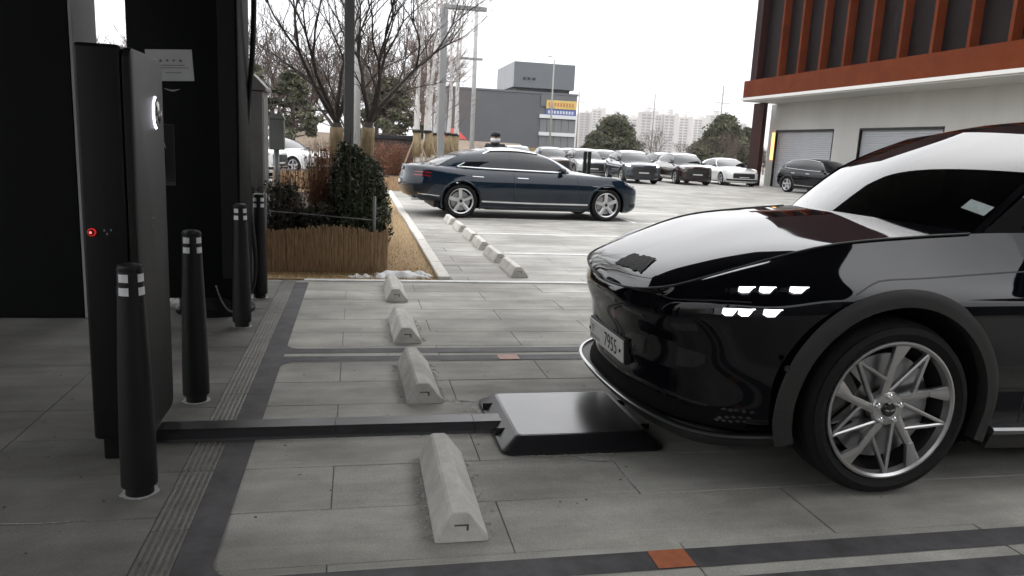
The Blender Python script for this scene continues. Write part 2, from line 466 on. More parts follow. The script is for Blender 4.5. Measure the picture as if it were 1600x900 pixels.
        if 'chrome' in M:
            u0, u1, v0, v1 = sp['dlo']
            P = [uvp(u, v1)+np.array([0, .024, .004]) for u in np.linspace(u0, u1, 24)]
            Q = [uvp(u, v0)+np.array([0, .016, 0]) for u in np.linspace(u1+sp.get('dlok', .0), u0, 24)]
            for k, sg in enumerate((1, -1)):
                b = MB(); b.tube([Vector((p[0], sg*p[1], p[2])) for p in P+Q], sp.get('chr', .012), 6); b.build('window_trim', M['chrome'], s.root, True)
    def under(s):
        sp = s.sp; L_, W = sp['L'], max(p[1] for p in sp['plan']); zb = sp.get('floor', .2)
        b = MB(); b.box(.3, L_-.62, -W*.7, W*.7, zb, zb+.3)
        b.box(sp['arch'][0][0]+.5, sp['arch'][1][0]-.5, -W*.93, W*.93, zb, zb+.12)
        b.build('floor_pan', s.M['black'], s.root)
        for (cx, cz, r) in sp['arch']:
            for sg in (1, -1):
                q = MB(); n = 20; y0, y1 = W*.62*sg, (W-.05)*sg
                V = []; F = []
                for i in range(n+1):
                    a = PI*(-.12)+PI*1.24*i/n
                    for y in (y0, y1): V.append((cx+r*1.02*math.cos(a), y, cz+r*1.02*math.sin(a)))
                F = [(2*i, 2*i+1, 2*i+3, 2*i+2) for i in range(n)]
                mesh_obj('wheel_arch_liner', V, F, s.M['black'], s.root)
    def arch_trim(s, m, r_in, r_out, lift, name='arch_cladding', a0=-.12, a1=1.12, n=36):
        for (cx, cz, r) in s.sp['arch']:
            V = []; k = 5
            for i in range(n+1):
                a = PI*(a0+(a1-a0)*i/n)
                for j in range(k):
                    f = j/(k-1); rr = r_in+(r_out-r_in)*f
                    x, z = cx+rr*math.cos(a), cz+rr*math.sin(a)
                    l, nn = s.near((x, 2.0, max(z, s.sp['arch_z'])))
                    y = l.y+lift*(1-.5*f*f) - (.012 if j == k-1 else 0)
                    V.append((x, y, z))
                a_ = PI*(a0+(a1-a0)*i/n)                       # inner return
                V.append((cx+(r_in+.004)*math.cos(a_), V[-k][1]-.06, cz+(r_in+.004)*math.sin(a_)))
            F = []
            for i in range(n):
                o, p = i*(k+1), (i+1)*(k+1)
                for j in range(k-1): F.append((o+j, o+j+1, p+j+1, p+j))
                F.append((o+k, o, p, p+k))
            s.part(name, V, F, m, True, sharp=50)
    def wheels(s, wm, y):
        for (cx, cz, r) in s.sp['arch']:
            for sg in (1, -1):
                c = copy_tree(wm, s.root); c.location = (cx, y*sg, s.sp['tyre_r']); c.rotation_euler = (0, 0, 0 if sg > 0 else PI)
                for ch in c.children: pass
    def mirror_pod(s, base, m, glassm=None):
        for sg in (1, -1):
            bm = bmesh.new(); bmesh.ops.create_uvsphere(bm, u_segments=14, v_segments=9, radius=1)
            for v in bm.verts:
                x, y, z = v.co; v.co = Vector((base[0]+.06+x*.075*(1.0 if x < 0 else .45), sg*(base[1]+.13+y*.115), base[2]+.055+z*.068*(1 if z > 0 else .8)))
            me = bpy.data.meshes.new('door_mirror'); bm.to_mesh(me); bm.free(); me.materials.append(m)
            me.polygons.foreach_set('use_smooth', [True]*len(me.polygons))
            o = put('door_mirror', me, s.root)
            b = MB(); b.tube([(base[0]+.08, sg*(base[1]-.02), base[2]), (base[0]+.07, sg*(base[1]+.08), base[2]+.02)], .022, 6); b.build('mirror_arm', s.M['black'], o, True)

def lathe_y(prof, n=48):
    """profile (r, y) turned about the wheel axle (Y)"""
    b = MB(); V = []; F = []; k = len(prof)
    for r, y in prof:
        for j in range(n):
            a = 2*PI*j/n; V.append((r*math.cos(a), y, r*math.sin(a)))
    for i in range(k-1):
        for j in range(n):
            p, q = i*n+j, i*n+(j+1) % n; F.append((p, q, q+n, p+n))
    b.add(V, F); return b
def make_wheel(R_t, R_r, width, style, mt, mr, md, n=48):
    """wheel standing about its axle; outer face at +y. Returned unparented, parts: tyre, rim (> spoke, wheel_nut, centre_cap), brake_disc"""
    root = empty('wheel')
    w = width; ro = R_t; ri = R_r
    pr = [(ri-.004, -.02), (ri+.012, 0.0), (ri+.03, .006), (ri+(ro-ri)*.45, .014), (ri+(ro-ri)*.75, .006), (ro-.022, -.006), (ro-.006, -.028), (ro, -.05)]
    if style == 'hero':
        for g in (.085, .12, .155): pr += [(ro, -g+.005), (ro-.008, -g+.004), (ro-.008, -g-.004), (ro, -g-.005)]
    pr += [(ro, -w+.05), (ro-.006, -w+.028), (ro-.03, -w), (ri, -w), (ri-.03, -w*.9)]
    t = lathe_y(pr, n); t.build('tyre', mt, root, True, sharp=35)
    dd = -1
    b = lathe_y([(ri+.006, -.004), (ri+.004, .006), (ri-.004, .008), (ri-.014, .0), (ri-.02, -.03)], n)
    rim = b.build('rim', mr, root, True, sharp=35)
    lathe_y([(ri-.02, -.03), (ri-.035, -.06), (ri-.045, -w*.95)], n).build('rim_barrel', mt, root, True, sharp=35)
    def bar(a0, r0, a1, r1, w0, w1, y0, y1, d=.022, c=.35):
        p0 = Vector((r0*math.cos(a0), 0, r0*math.sin(a0))); p1 = Vector((r1*math.cos(a1), 0, r1*math.sin(a1)))
        t_ = (p1-p0).normalized(); sd = Vector((-t_.z, 0, t_.x)); V = []
        for p, ww, y in ((p0, w0, y0), (p1, w1, y1)):
            for k2, dy in ((-1, -d), (-1, -.004), (-c, 0), (c, 0), (1, -.004), (1, -d)):
                V.append(p+sd*ww/2*k2+Vector((0, y+dy, 0)))
        q = MB(); q.add(V, [(i, i+1, i+7, i+6) for i in range(5)]+[(0, 6, 11, 5), (5, 4, 3, 2, 1, 0), (6, 7, 8, 9, 10, 11)]); return q
    for k in range(5):
        a = 2*PI*k/5+R(86)
        if style == 'hero':
            s_ = bar(a+dd*R(26), .045, a-dd*R(4), ri-.012, .038, .028, -.026, -.002)     # broad twisted spoke
            s_.add(*(lambda q: (q.V, q.F))(bar(a-dd*R(1), ri*.66, a-dd*R(9), ri-.006, .03, .066, -.006, -.001)))
            s_.build('spoke', mr, root, True, sharp=30)
            m0 = a-dd*R(36)
            q = bar(a-dd*R(6), .075, m0, ri-.006, .018, .016, -.024, -.002); q.build('spoke', mr, root, True, sharp=30)
            q = bar(m0-dd*R(34), ri*.42, m0, ri-.012, .016, .014, -.018, -.003); q.build('spoke', mr, root, True, sharp=30)
        elif style == 'five':
            q = bar(a, .03, a, ri-.008, .06, .075, -.03, -.004, .03, .6); q.build('spoke', mr, root, True, sharp=30)
        else:
            q = bar(a+R(6), .03, a+R(13), ri-.008, .03, .03, -.03, -.004); q.add(*(lambda z: (z.V, z.F))(bar(a-R(6), .03, a-R(13), ri-.008, .03, .03, -.03, -.004)))
            q.build('spoke', mr, root, True, sharp=30)
    q = lathe_y([(.078, -.06), (.078, -.03), (.07, -.022), (.04, -.02), (.001, -.02)], 20); hub = q.build('hub', mr, root, True, sharp=35)
    q = lathe_y([(.031, -.022), (.031, -.012), (.027, -.009), (.001, -.008)], 18); cap = q.build('centre_cap', md, root, True, sharp=35)
    if style == 'hero':
        for k in range(5):
            a = 2*PI*k/5+R(90); q = lathe_y([(.0135, -.03), (.0135, -.012), (.009, -.008), (.001, -.008)], 10)
            o = q.build('wheel_nut', MATS['chrome_trim'], root, True, sharp=35); o.location = (.056*math.cos(a), 0, .056*math.sin(a))
        q = MB()
        for sg in (1, -1): q.prism([(sg*.004, -.003), (sg*.024, .004), (sg*.021, -.001), (sg*.004, -.007)], 'y', -.0075, -.006)
        q.build('wing_emblem', MATS['chrome_trim'], root)
    q = lathe_y([(.05, -.075), (ri*.78, -.075), (ri*.78, -.095), (.05, -.095)], 32); q.build('brake_disc', MATS['disc'], root, True, sharp=35)
    if style == 'hero':
        q = MB(); V = []
        for i in range(9):
            a = R(-28)+R(70)*i/8
            for rr in (ri*.5, ri*.86):
                for y in (-.06, -.1): V.append((rr*math.cos(a), y, rr*math.sin(a)))
        F = []
        for i in range(8):
            o = 4*i; F += [(o, o+2, o+6, o+4), (o+1, o+5, o+7, o+3), (o+2, o+3, o+7, o+6), (o, o+4, o+5, o+1)]
        F += [(0, 1, 3, 2), (32, 34, 35, 33)]
        q.add(V, F).build('brake_caliper', md, root)
    return root
# ------------------------------------------------------------------ shared materials
chrome = mat('chrome_trim', (.75, .76, .78), .12, 1.0)
mat('disc', (.32, .32, .33), .35, 1.0)
M_black_paint = mat('black_car_paint', (.0025, .0027, .0042), .035, 0, spec=.38)
M_navy = mat('navy_car_paint', (.0042, .012, .022), .06, .0, spec=.5, coat=.15)
M_white_car = mat('white_car_paint', (.75, .75, .74), .12, 0, coat=1.0)
M_greyblue = mat('slate_car_paint', (.035, .045, .06), .1, .3, coat=1.0)
M_brown = mat('brown_car_paint', (.03, .014, .012), .1, .3, coat=1.0)
M_silver = mat('silver_car_paint', (.42, .43, .44), .15, .5, coat=1.0)
M_beige = mat('bronze_car_paint', (.1, .075, .06), .15, .3, coat=1.0)
M_rubber = mat('tyre_rubber', (.008, .008, .0082), .75, spec=.25, var=.3, vscale=30, bump=.15, bscale=120)
M_rimdark = mat('hero_rim_metal', (.45, .445, .44), .3, .9, var=.06, vscale=12)
M_rim = mat('rim_metal', (.6, .6, .61), .28, .9)
M_black = mat('black_plastic', (.008, .008, .009), .55)
M_clad = mat('arch_cladding_plastic', (.028, .027, .026), .55, spec=.3, var=.12, vscale=90, bump=.15, bscale=500)
M_gloss = mat('gloss_black', (.004, .004, .005), .06, coat=.5)
M_glass_dark = mat('tinted_glass', (.006, .0075, .009), .02, spec=.6)
M_lamp = mat('lamp_led', (1, 1, 1), .3, emit=(.92, .96, 1), estr=1.1)
M_lampw = mat('lamp_warm', (1, 1, 1), .3, emit=(1, .86, .6), estr=2.5)
M_lens = mat('lamp_lens', (.35, .36, .38), .08, .6, coat=1.0)
M_tail = mat('tail_lamp', (.2, .008, .01), .1, coat=1.0)
M_plate = mat('plate_white', (.62, .62, .6), .4, var=.06, vscale=30)
M_ink = mat('plate_ink', (.01, .01, .012), .5)
M_inkgrey = mat('plate_ink_faded', (.3, .29, .27), .5)
M_silverstrip = mat('satin_silver', (.6, .6, .6), .3, .9)

def glass_screen(name, tint=.1):
    m = bpy.data.materials.new(name); m.use_nodes = True; nt = m.node_tree; N, L = nt.nodes, nt.links; N.clear()
    o = N.new('ShaderNodeOutputMaterial'); mx = N.new('ShaderNodeMixShader'); tr = N.new('ShaderNodeBsdfTransparent'); gl = N.new('ShaderNodeBsdfGlossy')
    fr = N.new('ShaderNodeFresnel'); fr.inputs[0].default_value = 1.56
    tr.inputs[0].default_value = (tint, tint*1.02, tint*1.02, 1); gl.inputs['Roughness'].default_value = .012; gl.inputs['Color'].default_value = (1, 1, 1, 1)
    L.new(fr.outputs[0], mx.inputs[0]); L.new(tr.outputs[0], mx.inputs[1]); L.new(gl.outputs[0], mx.inputs[2]); L.new(mx.outputs[0], o.inputs[0])
    return m
M_screen = glass_screen('windscreen_glass')

P_light = paving_mat('paving_concrete', (.55, .54, .497), (.35, .342, .315))
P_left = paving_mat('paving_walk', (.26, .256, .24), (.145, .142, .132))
P_lots = paving_mat('lot_slab_concrete', (.52, .508, .478), (.37, .36, .34))
P_lot = paving_mat('lot_concrete', (.46, .448, .422), (.31, .302, .284), brick=True)

# ------------------------------------------------------------------ ground
def sheet(name, x0, x1, y0, y1, z, m, kind='structure', parent=None):
    o = mesh_obj(name, [(x0, y0, z), (x1, y0, z), (x1, y1, z), (x0, y1, z)], [(0, 1, 2, 3)], m, parent)
    if kind and not parent: o['kind'] = kind
    return o
sheet('ground', -1500, 1500, -200, 2500, -.05, mat('earth', (.16, .13, .1), .95, var=.3, vscale=.3))
lot = MB(); lot.box(-.2, 75, 10.8, 78, -.04, 0.0); lot.box(8.6, 75, 7.62, 10.8, -.04, -.0005)
tag(lot.build('parking_lot', P_lot), kind='structure')
road = MB(); road.box(-60, 75, 78.2, 92, -.045, -.01); tag(road.build('road', mat('asphalt', (.11, .11, .112), .85, var=.2, vscale=2)), kind='structure')
wl = MB(); wl.box(-60, -.25, 22.3, 77, -.045, -.012); tag(wl.build('side_lot', mat('side_asphalt', (.3, .29, .28), .85, var=.2, vscale=2)), kind='structure')

paving = tag(bpy.data.objects.new('paving', None), kind='structure'); COL.objects.link(paving)
bed = MB(); bed.box(-8, 9, -3, 10.78, -.048, -.006)
bed.build('joint_bed', mat('joint_sand', (.24, .23, .212), .95, var=.3, vscale=30), paving)
ROW = .395; Y0 = 2.36
slab_cache = {}
def slab(x0, x1, y0, y1, m):
    w, d = round(x1-x0-.004, 3), round(y1-y0-.004, 3); k = (w, d, m.name)
    if k not in slab_cache:
        b = MB(); b.bbox(-w/2, w/2, -d/2, d/2, -.03, 0, .0022); o = b.build('paving_slab', m, paving); slab_cache[k] = o.data
    else: o = put('paving_slab', slab_cache[k], paving)
    o.location = ((x0+x1)/2, (y0+y1)/2, rng.uniform(-.0018, .0006))
DRX0, DRX1 = -.705, -.575
for k in range(-2, 14):
    y0, y1 = Y0+k*ROW, Y0+(k+1)*ROW
    if k == 13: y1 = 7.56
    x = DRX1; nxt = -.085+(0 if k % 2 else -.62)
    while nxt < DRX1+.15: nxt += 1.265
    while x < 6.2:
        slab(x, nxt, y0, y1, P_light); x = nxt; nxt += 1.265
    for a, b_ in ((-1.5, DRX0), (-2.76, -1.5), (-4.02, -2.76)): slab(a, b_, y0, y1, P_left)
for k in range(13, 21):
    y0, y1 = Y0+k*ROW+.0, Y0+(k+1)*ROW
    if k == 13: y0 = 7.72
    if k == 20: y1 = 10.79
    if y1-y0 < .1: continue
    x = 1.0; nxt = 1.18+(.0 if k % 2 else .6)
    while x < 8.5:
        slab(x, min(nxt, 8.59), y0, y1, P_lots); x = nxt; nxt += 1.265
# drain
drain = tag(bpy.data.objects.new('drain_channel', None), kind='structure'); COL.objects.link(drain)
b = MB(); b.box(DRX0, DRX1, -.2, 7.6, -.0475, -.035); b.box(DRX0, DRX0+.006, -.2, 7.6, -.035, -.001); b.box(DRX1-.006, DRX1, -.2, 7.6, -.035, -.001)
b.build('channel', mat('channel_dark', (.008, .008, .008), .9), drain)
gm = mat('grate_steel', (.2, .195, .18), .5, .4, var=.3, vscale=9, bump=.1, rnd=.15)
b = MB(); L_ = .5
for i in range(6):
    x = -.0575+.115*i/5; b.bbox(x-.0055, x+.0055, -L_/2+.002, L_/2-.002, -.022, 0, .001)
for y in (-L_/2+.008, -L_/6, L_/6, L_/2-.008): b.box(-.0575, .0575, y-.004, y+.004, -.022, -.009)
g0 = b.build('grate', gm, drain)
for i in range(15):
    o = g0 if i == 0 else put('grate', g0.data, drain)
    o.location = ((DRX0+DRX1)/2, .15+i*L_+.25, rng.uniform(-.001, .0012))
# painted markings
M_dark = mat('dark_marking', (.065, .063, .066), .7, var=.4, vscale=7, bump=.1, bscale=150, detail=8)
M_whitep = mat('white_marking', (.62, .62, .6), .7, var=.22, vscale=7, detail=8)
M_orange = mat('orange_marking', (.42, .13, .055), .7, var=.2, vscale=14)
M_pink = mat('faded_marking', (.5, .3, .26), .75, var=.15, vscale=14)
Z1 = .0025
def strip(name, rects, m, label=None):
    b = MB()
    for (x0, x1, y0, y1) in rects: b.add([(x0, y0, Z1), (x1, y0, Z1), (x1, y1, Z1), (x0, y1, Z1)], [(0, 1, 2, 3)])
    o = b.build(name, m, paving, fix=False); return o
def fillet(cx, cy, sx, sy, r, n=8):
    """concave corner piece: square corner at (cx,cy), rounding towards (sx,sy)"""
    V = [(cx, cy, Z1)]
    for i in range(n+1):
        a = PI/2*i/n; V.append((cx+sx*r*(1-math.sin(a)), cy+sy*r*(1-math.cos(a)), Z1))
    F = [(0, i, i+1) if sx*sy < 0 else (0, i+1, i) for i in range(1, n+1)]; return V, F
XE = -.45
strip('bay_border', [(DRX1+.001, XE, 0, 7.5)], M_dark)
for yc in (2.155, 4.905):
    strip('bay_border', [(XE, 6.2, yc+.035, yc+.155), (XE, 6.2, yc-.155, yc-.035)], M_dark)
    b = MB()
    for cy, sy in ((yc+.155, 1), (yc-.155, -1)): b.add(*fillet(XE, cy, 1, sy, .1))
    b.build('bay_border', M_dark, paving)
for n_, x, y, m in (('bay_marker', 1.10, 2.25, M_orange), ('bay_marker', 1.02, 4.81, M_pink)):
    Z = Z1; Z1 = .005; strip(n_, [(x-.07, x+.07, y-.057, y+.057)], m); Z1 = Z
Zk = Z1; Z1 = .0035
b = MB(); b.bbox(-.5, 14, 7.572, 7.66, -.03, .012, .004); b.build('bay_edge_line', mat('white_kerb_line', (.6, .6, .58), .7, var=.16, vscale=6), paving)
for y in (9.8, 12.05, 14.5, 17.0): strip('bay_line', [(1.95, 7.6, y-.05, y+.05)], M_whitep)
strip('bay_line', [(5.55, 5.65, 14.55, 17.0)], M_whitep)
Z1 = Zk
# snow patch, straw ground beside the planter
def lumpy(name, x0, x1, y0, y1, h, m, nx=60, ny=30, seed=1, ragged=.35, **kw):
    r = np.random.RandomState(seed); ph = r.uniform(0, 7, (10, 2)); fr = r.uniform(3, 16, (10, 2))
    V = []; 
    for i in range(nx+1):
        for j in range(ny+1):
            u, v = i/nx, j/ny; e = min(u, 1-u, v, 1-v)*2
            s_ = sum(math.sin(fr[k, 0]*u*3*.45+ph[k, 0])*math.sin(fr[k, 1]*v*.7+ph[k, 1])/(1+.4*k) for k in range(10))*.5
            z = h*(min(1, e*2.2)*(.55+ragged*s_))-h*.12
            V.append((x0+(x1-x0)*u, y0+(y1-y0)*v, z))
    return mesh_obj(name, V, grid_faces(nx+1, ny+1), m, None, True)
M_snow = mat('old_snow', (.6, .59, .57), .8, col2=(.86, .87, .89), vscale=9, bump=.6, bscale=60)
tag(lumpy('snow', .16, .84, 7.71, 8.03, .1, M_snow, seed=4, ragged=.6), 'heap of old white snow beside the straw wrapped planter', kind='stuff')
tag(lumpy('snow', -.1, .2, 7.74, 7.92, .04, M_snow, 40, 20, seed=9, ragged=.6), 'thin scrap of snow at the foot of the straw mat', kind='stuff')
M_straw = mat('dry_grass', (.24, .16, .08), .95, col2=(.4, .29, .16), vscale=22, bump=1.0, bscale=90)
b = MB(); b.box(-2.6, .845, 7.67, 21.6, -.04, .006); tag(b.build('planting_bed', M_straw), kind='structure')
V = []; F = []
for i in range(9000):
    x = rng.uniform(.3, .84) if i < 5600 else rng.uniform(-1.6, .84); y = 7.7+(rng.rand()**1.8)*9 if i < 5600 else rng.uniform(7.69, 8.02)
    a = rng.uniform(0, 2*PI); l = rng.uniform(.02, .055); t = rng.uniform(.1, .8); n = len(V)
    dx, dy = math.cos(a), math.sin(a); w = .0022
    V += [(x-dy*w, y+dx*w, .004), (x+dy*w, y-dx*w, .004), (x+dx*l*t, y+dy*l*t, .006+l*(1-t))]; F.append((n, n+1, n+2))
o = mesh_obj('grass', V, F, mat('dry_blades', (.34, .23, .1), .9, rnd=.1)); tag(o, 'dead straw coloured grass between the planter and the kerb', kind='stuff')
# kerb
kerb = tag(bpy.data.objects.new('kerb', None), kind='structure'); COL.objects.link(kerb)
b = MB(); b.bbox(-.065, .065, -.495, .495, -.05, .045, .008); km = mat('kerb_stone', (.55, .53, .49), .8, var=.15, vscale=14, bump=.2, bscale=120, rnd=.1)
k0 = b.build('kerb_stone', km, kerb)
for i in range(14):
    o = k0 if i == 0 else put('kerb_stone', k0.data, kerb)
    o.location = (.915+rng.uniform(-.004, .004), 8.2+i*1.0, rng.uniform(-.004, .004))
# ------------------------------------------------------------------ the black electric car over the charging pad
def hero():
    root = empty('electric_car', (1.28, 3.59, 0), 0, 'glossy black electric car with taped-over bonnet badge, nose above the charging pad', 'car')
    W = .975
    plan = [(-.05, 0), (-.038, .25), (.012, .46), (.095, .645), (.215, .765), (.40, .868), (.62, .938), (.94, .975), (1.45, .97), (2.1, .965), (2.8, .965), (3.4, .968),
            (3.98, .965), (4.35, .91), (4.57, .78), (4.68, .5), (4.72, .25), (4.74, 0)]
    top = [(-.04, 0, .762), (-.026, .25, .775), (.008, .44, .803), (.09, .555, .838), (.228, .60, .888), (.44, .655, .966), (.66, .695, 1.035), (.94, .715, 1.08), (1.44, .755, 1.125),
           (2.0, .82, 1.14), (2.8, .82, 1.15), (3.4, .80, 1.17), (3.9, .76, 1.20), (4.2, .72, 1.22), (4.45, .66, 1.2), (4.6, .56, 1.17), (4.66, .28, 1.165), (4.68, 0, 1.165)]
    rings = [(.17, .13, .14, .185, .20, .24), (.05, .05, .03, .245, .25, .30), (.075, .03, .02, .315, .35, .4), (.055, .012, 0, .45, .5, .56), (.04, .0, 0, .575, .63, .7),
             (.01, .0, 0, .655, .75, .82, {3: (0, 0, .015), 4: (0, 0, .02)}), (-.002, .012, .02, .718, .85, .93, {3: (0, 0, .045), 4: (0, 0, .052)}), (.0, .07, .04, .748, .92, 1.05, {2: (0, 0, .018), 3: (.0, -.005, .054), 4: (.01, -.015, .078), 5: (.02, -.015, .04)})]
    spec = dict(plan=plan, rings=rings, top=top, L=4.74, arch=[(.94, .385, .455), (3.99, .385, .455)], tyre_r=.385, arch_z=.3, floor=.2,
                prof=[(-.04, .762), (-.022, .803), (.03, .852), (.16, .915), (.42, 1.0), (.7, 1.072), (1.2, 1.15), (1.98, 1.60), (2.2, 1.653), (2.5, 1.688), (3.0, 1.675), (3.75, 1.59), (4.4, 1.22), (4.68, 1.165)],
                iprof=(6, 7, 11, 12), atop=(2.09, .605, 1.57), dtop=(3.75, .55, 1.55), rail=[(2.55, .615, 1.63), (3.2, .60, 1.625)],
                windows=[(.06, .42, .05, .9, .06, .42), (.45, .72, .05, .9, .45, .7), (.75, .9, .1, .82, .74, .84)], abow=(-.03, .03, .03), hoodpw=3.0, screenpw=1.6)
    M = dict(paint=M_black_paint, glass=M_screen, black=M_black, pillar=M_gloss)
    c = Car(root, spec, M, res=8)
    c.lower([('front_bumper', 0, 6, M_black_paint), ('fender', 6, 8.2, M_black_paint), ('front_door', 8.2, 10, M_black_paint), ('rear_door', 10, 11.4, M_black_paint),
             ('rear_quarter', 11.4, 13.5, M_black_paint), ('rear_bumper', 13.5, 17, M_black_paint)], M)
    c.upper(); c.under()
    c.arch_trim(M_clad, .452, .525, .014, a0=-.1, a1=1.1, n=48)
    # dark cabin behind the glass
    b = MB(); b.box(1.35, 3.9, -.68, .68, .5, .98); b.prism([(1.25, .9), (1.9, .9), (1.95, 1.02), (1.75, 1.08), (1.35, 1.07)], 'y', -.66, .66)
    b.build('dashboard', M_black, root)
    for sg in (-1, 1):
        b = MB(); b.bbox(2.35, 2.85, sg*.36-.24, sg*.36+.24, .9, 1.05, .04); b.bbox(2.72, 2.9, sg*.36-.23, sg*.36+.23, 1.0, 1.42, .05); b.bbox(2.76, 2.86, sg*.36-.12, sg*.36+.12, 1.4, 1.53, .03)
        b.build('seat', M_black, root, True, sharp=40)
    # parking permit inside the screen
    S = c.screen; nu, nv = S.shape[:2]; i, j = np.unravel_index(np.argmin(((S-np.array([1.513, .645, 1.225]))**2).sum(2)), (nu, nv)); i = min(i, nu-2); j = min(j, nv-2)
    p = S[i, j]*np.array([1, -1, 1]); n_ = np.cross(S[i+1, j]-S[i, j], S[i, j+1]-S[i, j]); n_ /= np.linalg.norm(n_); n_ = n_*np.array([1, -1, 1])
    if n_[2] < 0: n_ = -n_
    ex = Vector((0, -1, 0)); nv_ = Vector(n_); ey = nv_.cross(ex).normalized(); ex = ey.cross(nv_).normalized()
    q = Vector(p)+nv_*.006; mesh_obj('permit_card', [q-ex*.06-ey*.032, q+ex*.06-ey*.032, q+ex*.06+ey*.032, q-ex*.06+ey*.032], [(0, 1, 2, 3)], mat('permit_card', (.4, .46, .45), .5, var=.15, vscale=30), root)
    # lower lip, skirt
    lip = [(-.043, 0, .262), (-.032, .25, .258), (.0, .45, .25), (.05, .6, .243), (.125, .735, .24), (.24, .835, .245), (.37, .885, .253), (.5, .92, .266)]
    P = curve(lip, 48)
    def sweep(P, sec, m, name, ns=None):
        V = []; k = len(sec)
        for i, p in enumerate(P):
            t = Vector(P[min(i+1, len(P)-1)]-P[max(i-1, 0)]); o = Vector((-t.y, t.x, 0)).normalized()      # outward in plan
            for u, v in sec: V.append(Vector(p)+o*u+Vector((0, 0, v)))
        F = [(i*k+j, i*k+(j+1) % k, (i+1)*k+(j+1) % k, (i+1)*k+j) for i in range(len(P)-1) for j in range(k)]
        F += [tuple(range(k)), tuple((len(P)-1)*k+j for j in range(k))]
        return c.part(name, V, F, m, True, sharp=25)
    sweep(P, [(-.012, .004), (.002, .004), (.006, .0), (.002, -.004), (-.012, -.005)], mat('lip_silver', (.34, .34, .34), .28, .9), 'lip_strip')
    P2 = P.copy(); P2[:, 2] -= .008
    sweep(P2, [(-.07, 0), (-.002, 0), (-.02, -.03), (-.05, -.055), (-.12, -.062)], M_black, 'chin_spoiler')
    sk = curve([(1.46, .965, .265), (1.6, .985, .27), (2.4, .985, .275), (3.35, .985, .28)], 30)
    sweep(sk, [(-.08, .03), (.0, .03), (.012, .02), (.004, 0), (-.08, -.004)], mat('sill_silver', (.2, .2, .2), .35, .8), 'sill_strip')
    sk2 = sk.copy(); sk2[:, 2] -= .006; sweep(sk2, [(-.1, 0), (-.004, 0), (-.03, -.07), (-.1, -.075)], M_clad, 'sill')
    # shut lines
    for pts in ([(.66, .76, 1.02), (.8, .93, .9), (.86, .965, .885)],):
        pass
    ln = lambda pts, w=.007, n=None, sm=True: c.ribbon(pts, w, M_black, 'panel_gap', .0012, True, n, sm)
    ln([(.72, .94, .881), (.77, .935, .917), (.827, .921, .952), (.92, .915, .965), (1.552, .893, .993), (2.1, .9, 1.0), (2.8, .9, 1.01)])
    ln([(1.62, .97, .3), (1.6, .98, .6), (1.585, .97, .8), (1.62, .94, .96)])
    ln([(2.72, .97, .3), (2.74, .97, .7), (2.76, .93, .98), (2.76, .85, 1.12)])
    ln([(-.05, .0, .775), (.0, .45, .79), (.12, .72, .82), (.3, .86, .84)], .006)          # line between the lamp slots
    hg = [(x, y+.006, z+.001) for x, y, z in c.top[c.ci(0):c.ci(8)+1:3]]
    b = MB(); P = [Vector(p) for p in hg]
    for sg in (1, -1): b.tube([Vector((p.x, p.y*sg, p.z)) for p in P], .0055, 5)
    b.build('bonnet_gap', M_black, root, True)
    # two-line lamps: dark lens band with three bright cells each
    def lampline(tail, cells, end, hgt):
        c.ribbon([tail]+cells+[end], lambda t: hgt*(.45+.75*min(1, t*1.6))*(1 if t < .93 else .55), M_gloss, 'lamp_band', .002, True, 24)
        for sg in (1, -1):
            for k, p in enumerate(cells):
                l, nn = c.near(p); a0 = np.array(cells[max(k-1, 0)]); a1 = np.array(cells[min(k+1, 2)])
                ax = Vector(a1-a0).normalized(); ax = (ax-nn*ax.dot(nn)).normalized(); up = nn.cross(ax).normalized()
                if up.z < 0: up = -up
                def blk(pts, off0, off1, m, name):
                    V = []
                    for off in (off0, off1):
                        for u, v in pts:
                            q = l+ax*u+up*v+nn*off; V.append((q.x, q.y*sg, q.z))
                    n = len(pts); F = [tuple(range(n, 2*n)), tuple(range(n))]+[(i, (i+1) % n, (i+1) % n+n, i+n) for i in range(n)]
                    MB().add(V, F).build(name, m, root)
                w = .030 if k < 2 else .034; h = hgt*.5
                blk([(-w, -h*.4), (-w*.5, -h), (w*.4, -h*.95), (w*.95, h*.25), (w*.85, h*.85), (-w*.85, h*.9)], .007, .0115, M_lamp, 'lamp_cell')
                blk([(w*.8, h*.3), (w*1.35, h*.75), (w*1.3, h*.95), (w*.8, h*.9)], .0065, .0095, M_lamp, 'lamp_cell')
                blk([(-w*2.1, -h*.7), (-w*1.02, -h*.8), (-w*1.02, h*.85), (-w*2.0, h*.75)], .0035, .007, mat('lamp_reflector', (.1, .1, .11), .15, .8), 'lamp_reflector')
                blk([(-w*2.75, -h*.5), (-w*2.25, -h*.6), (-w*2.2, h*.65), (-w*2.7, h*.6)], .0035, .0065, mat('lamp_inner', (.03, .03, .034), .2, .6), 'lamp_reflector')
    lampline((.156, .692, .82), [(.306, .789, .868), (.38, .826, .876), (.492, .875, .887)], (.54, .89, .892), .030)
    lampline((.144, .701, .755), [(.247, .785, .772), (.301, .817, .777), (.392, .86, .784)], (.43, .875, .79), .034)
    # lower grille with crossing bars, fog mesh
    gm_ = mat('grille_bar', (.03, .03, .032), .3, .6)
    for k in range(-3, 11):
        for d in (1, -1):
            pts = [(-.05, .045*k+d*.09*t, .375+.15*t) for t in np.linspace(0, 1, 7)]
            pts = [p for p in pts if .012 < p[1] < .36]
            if len(pts) > 3: c.ribbon(pts, .004, gm_, 'grille_bar', .002, True, None, False)
    c.patch(0, 4.7, 1.08, 2.05, mat('recess_cover_black', (.004, .004, .0045), .8, spec=.1), 'lower_intake', .003)  # matte black cover added over the recess to kill its bright ground reflection
    b = MB()
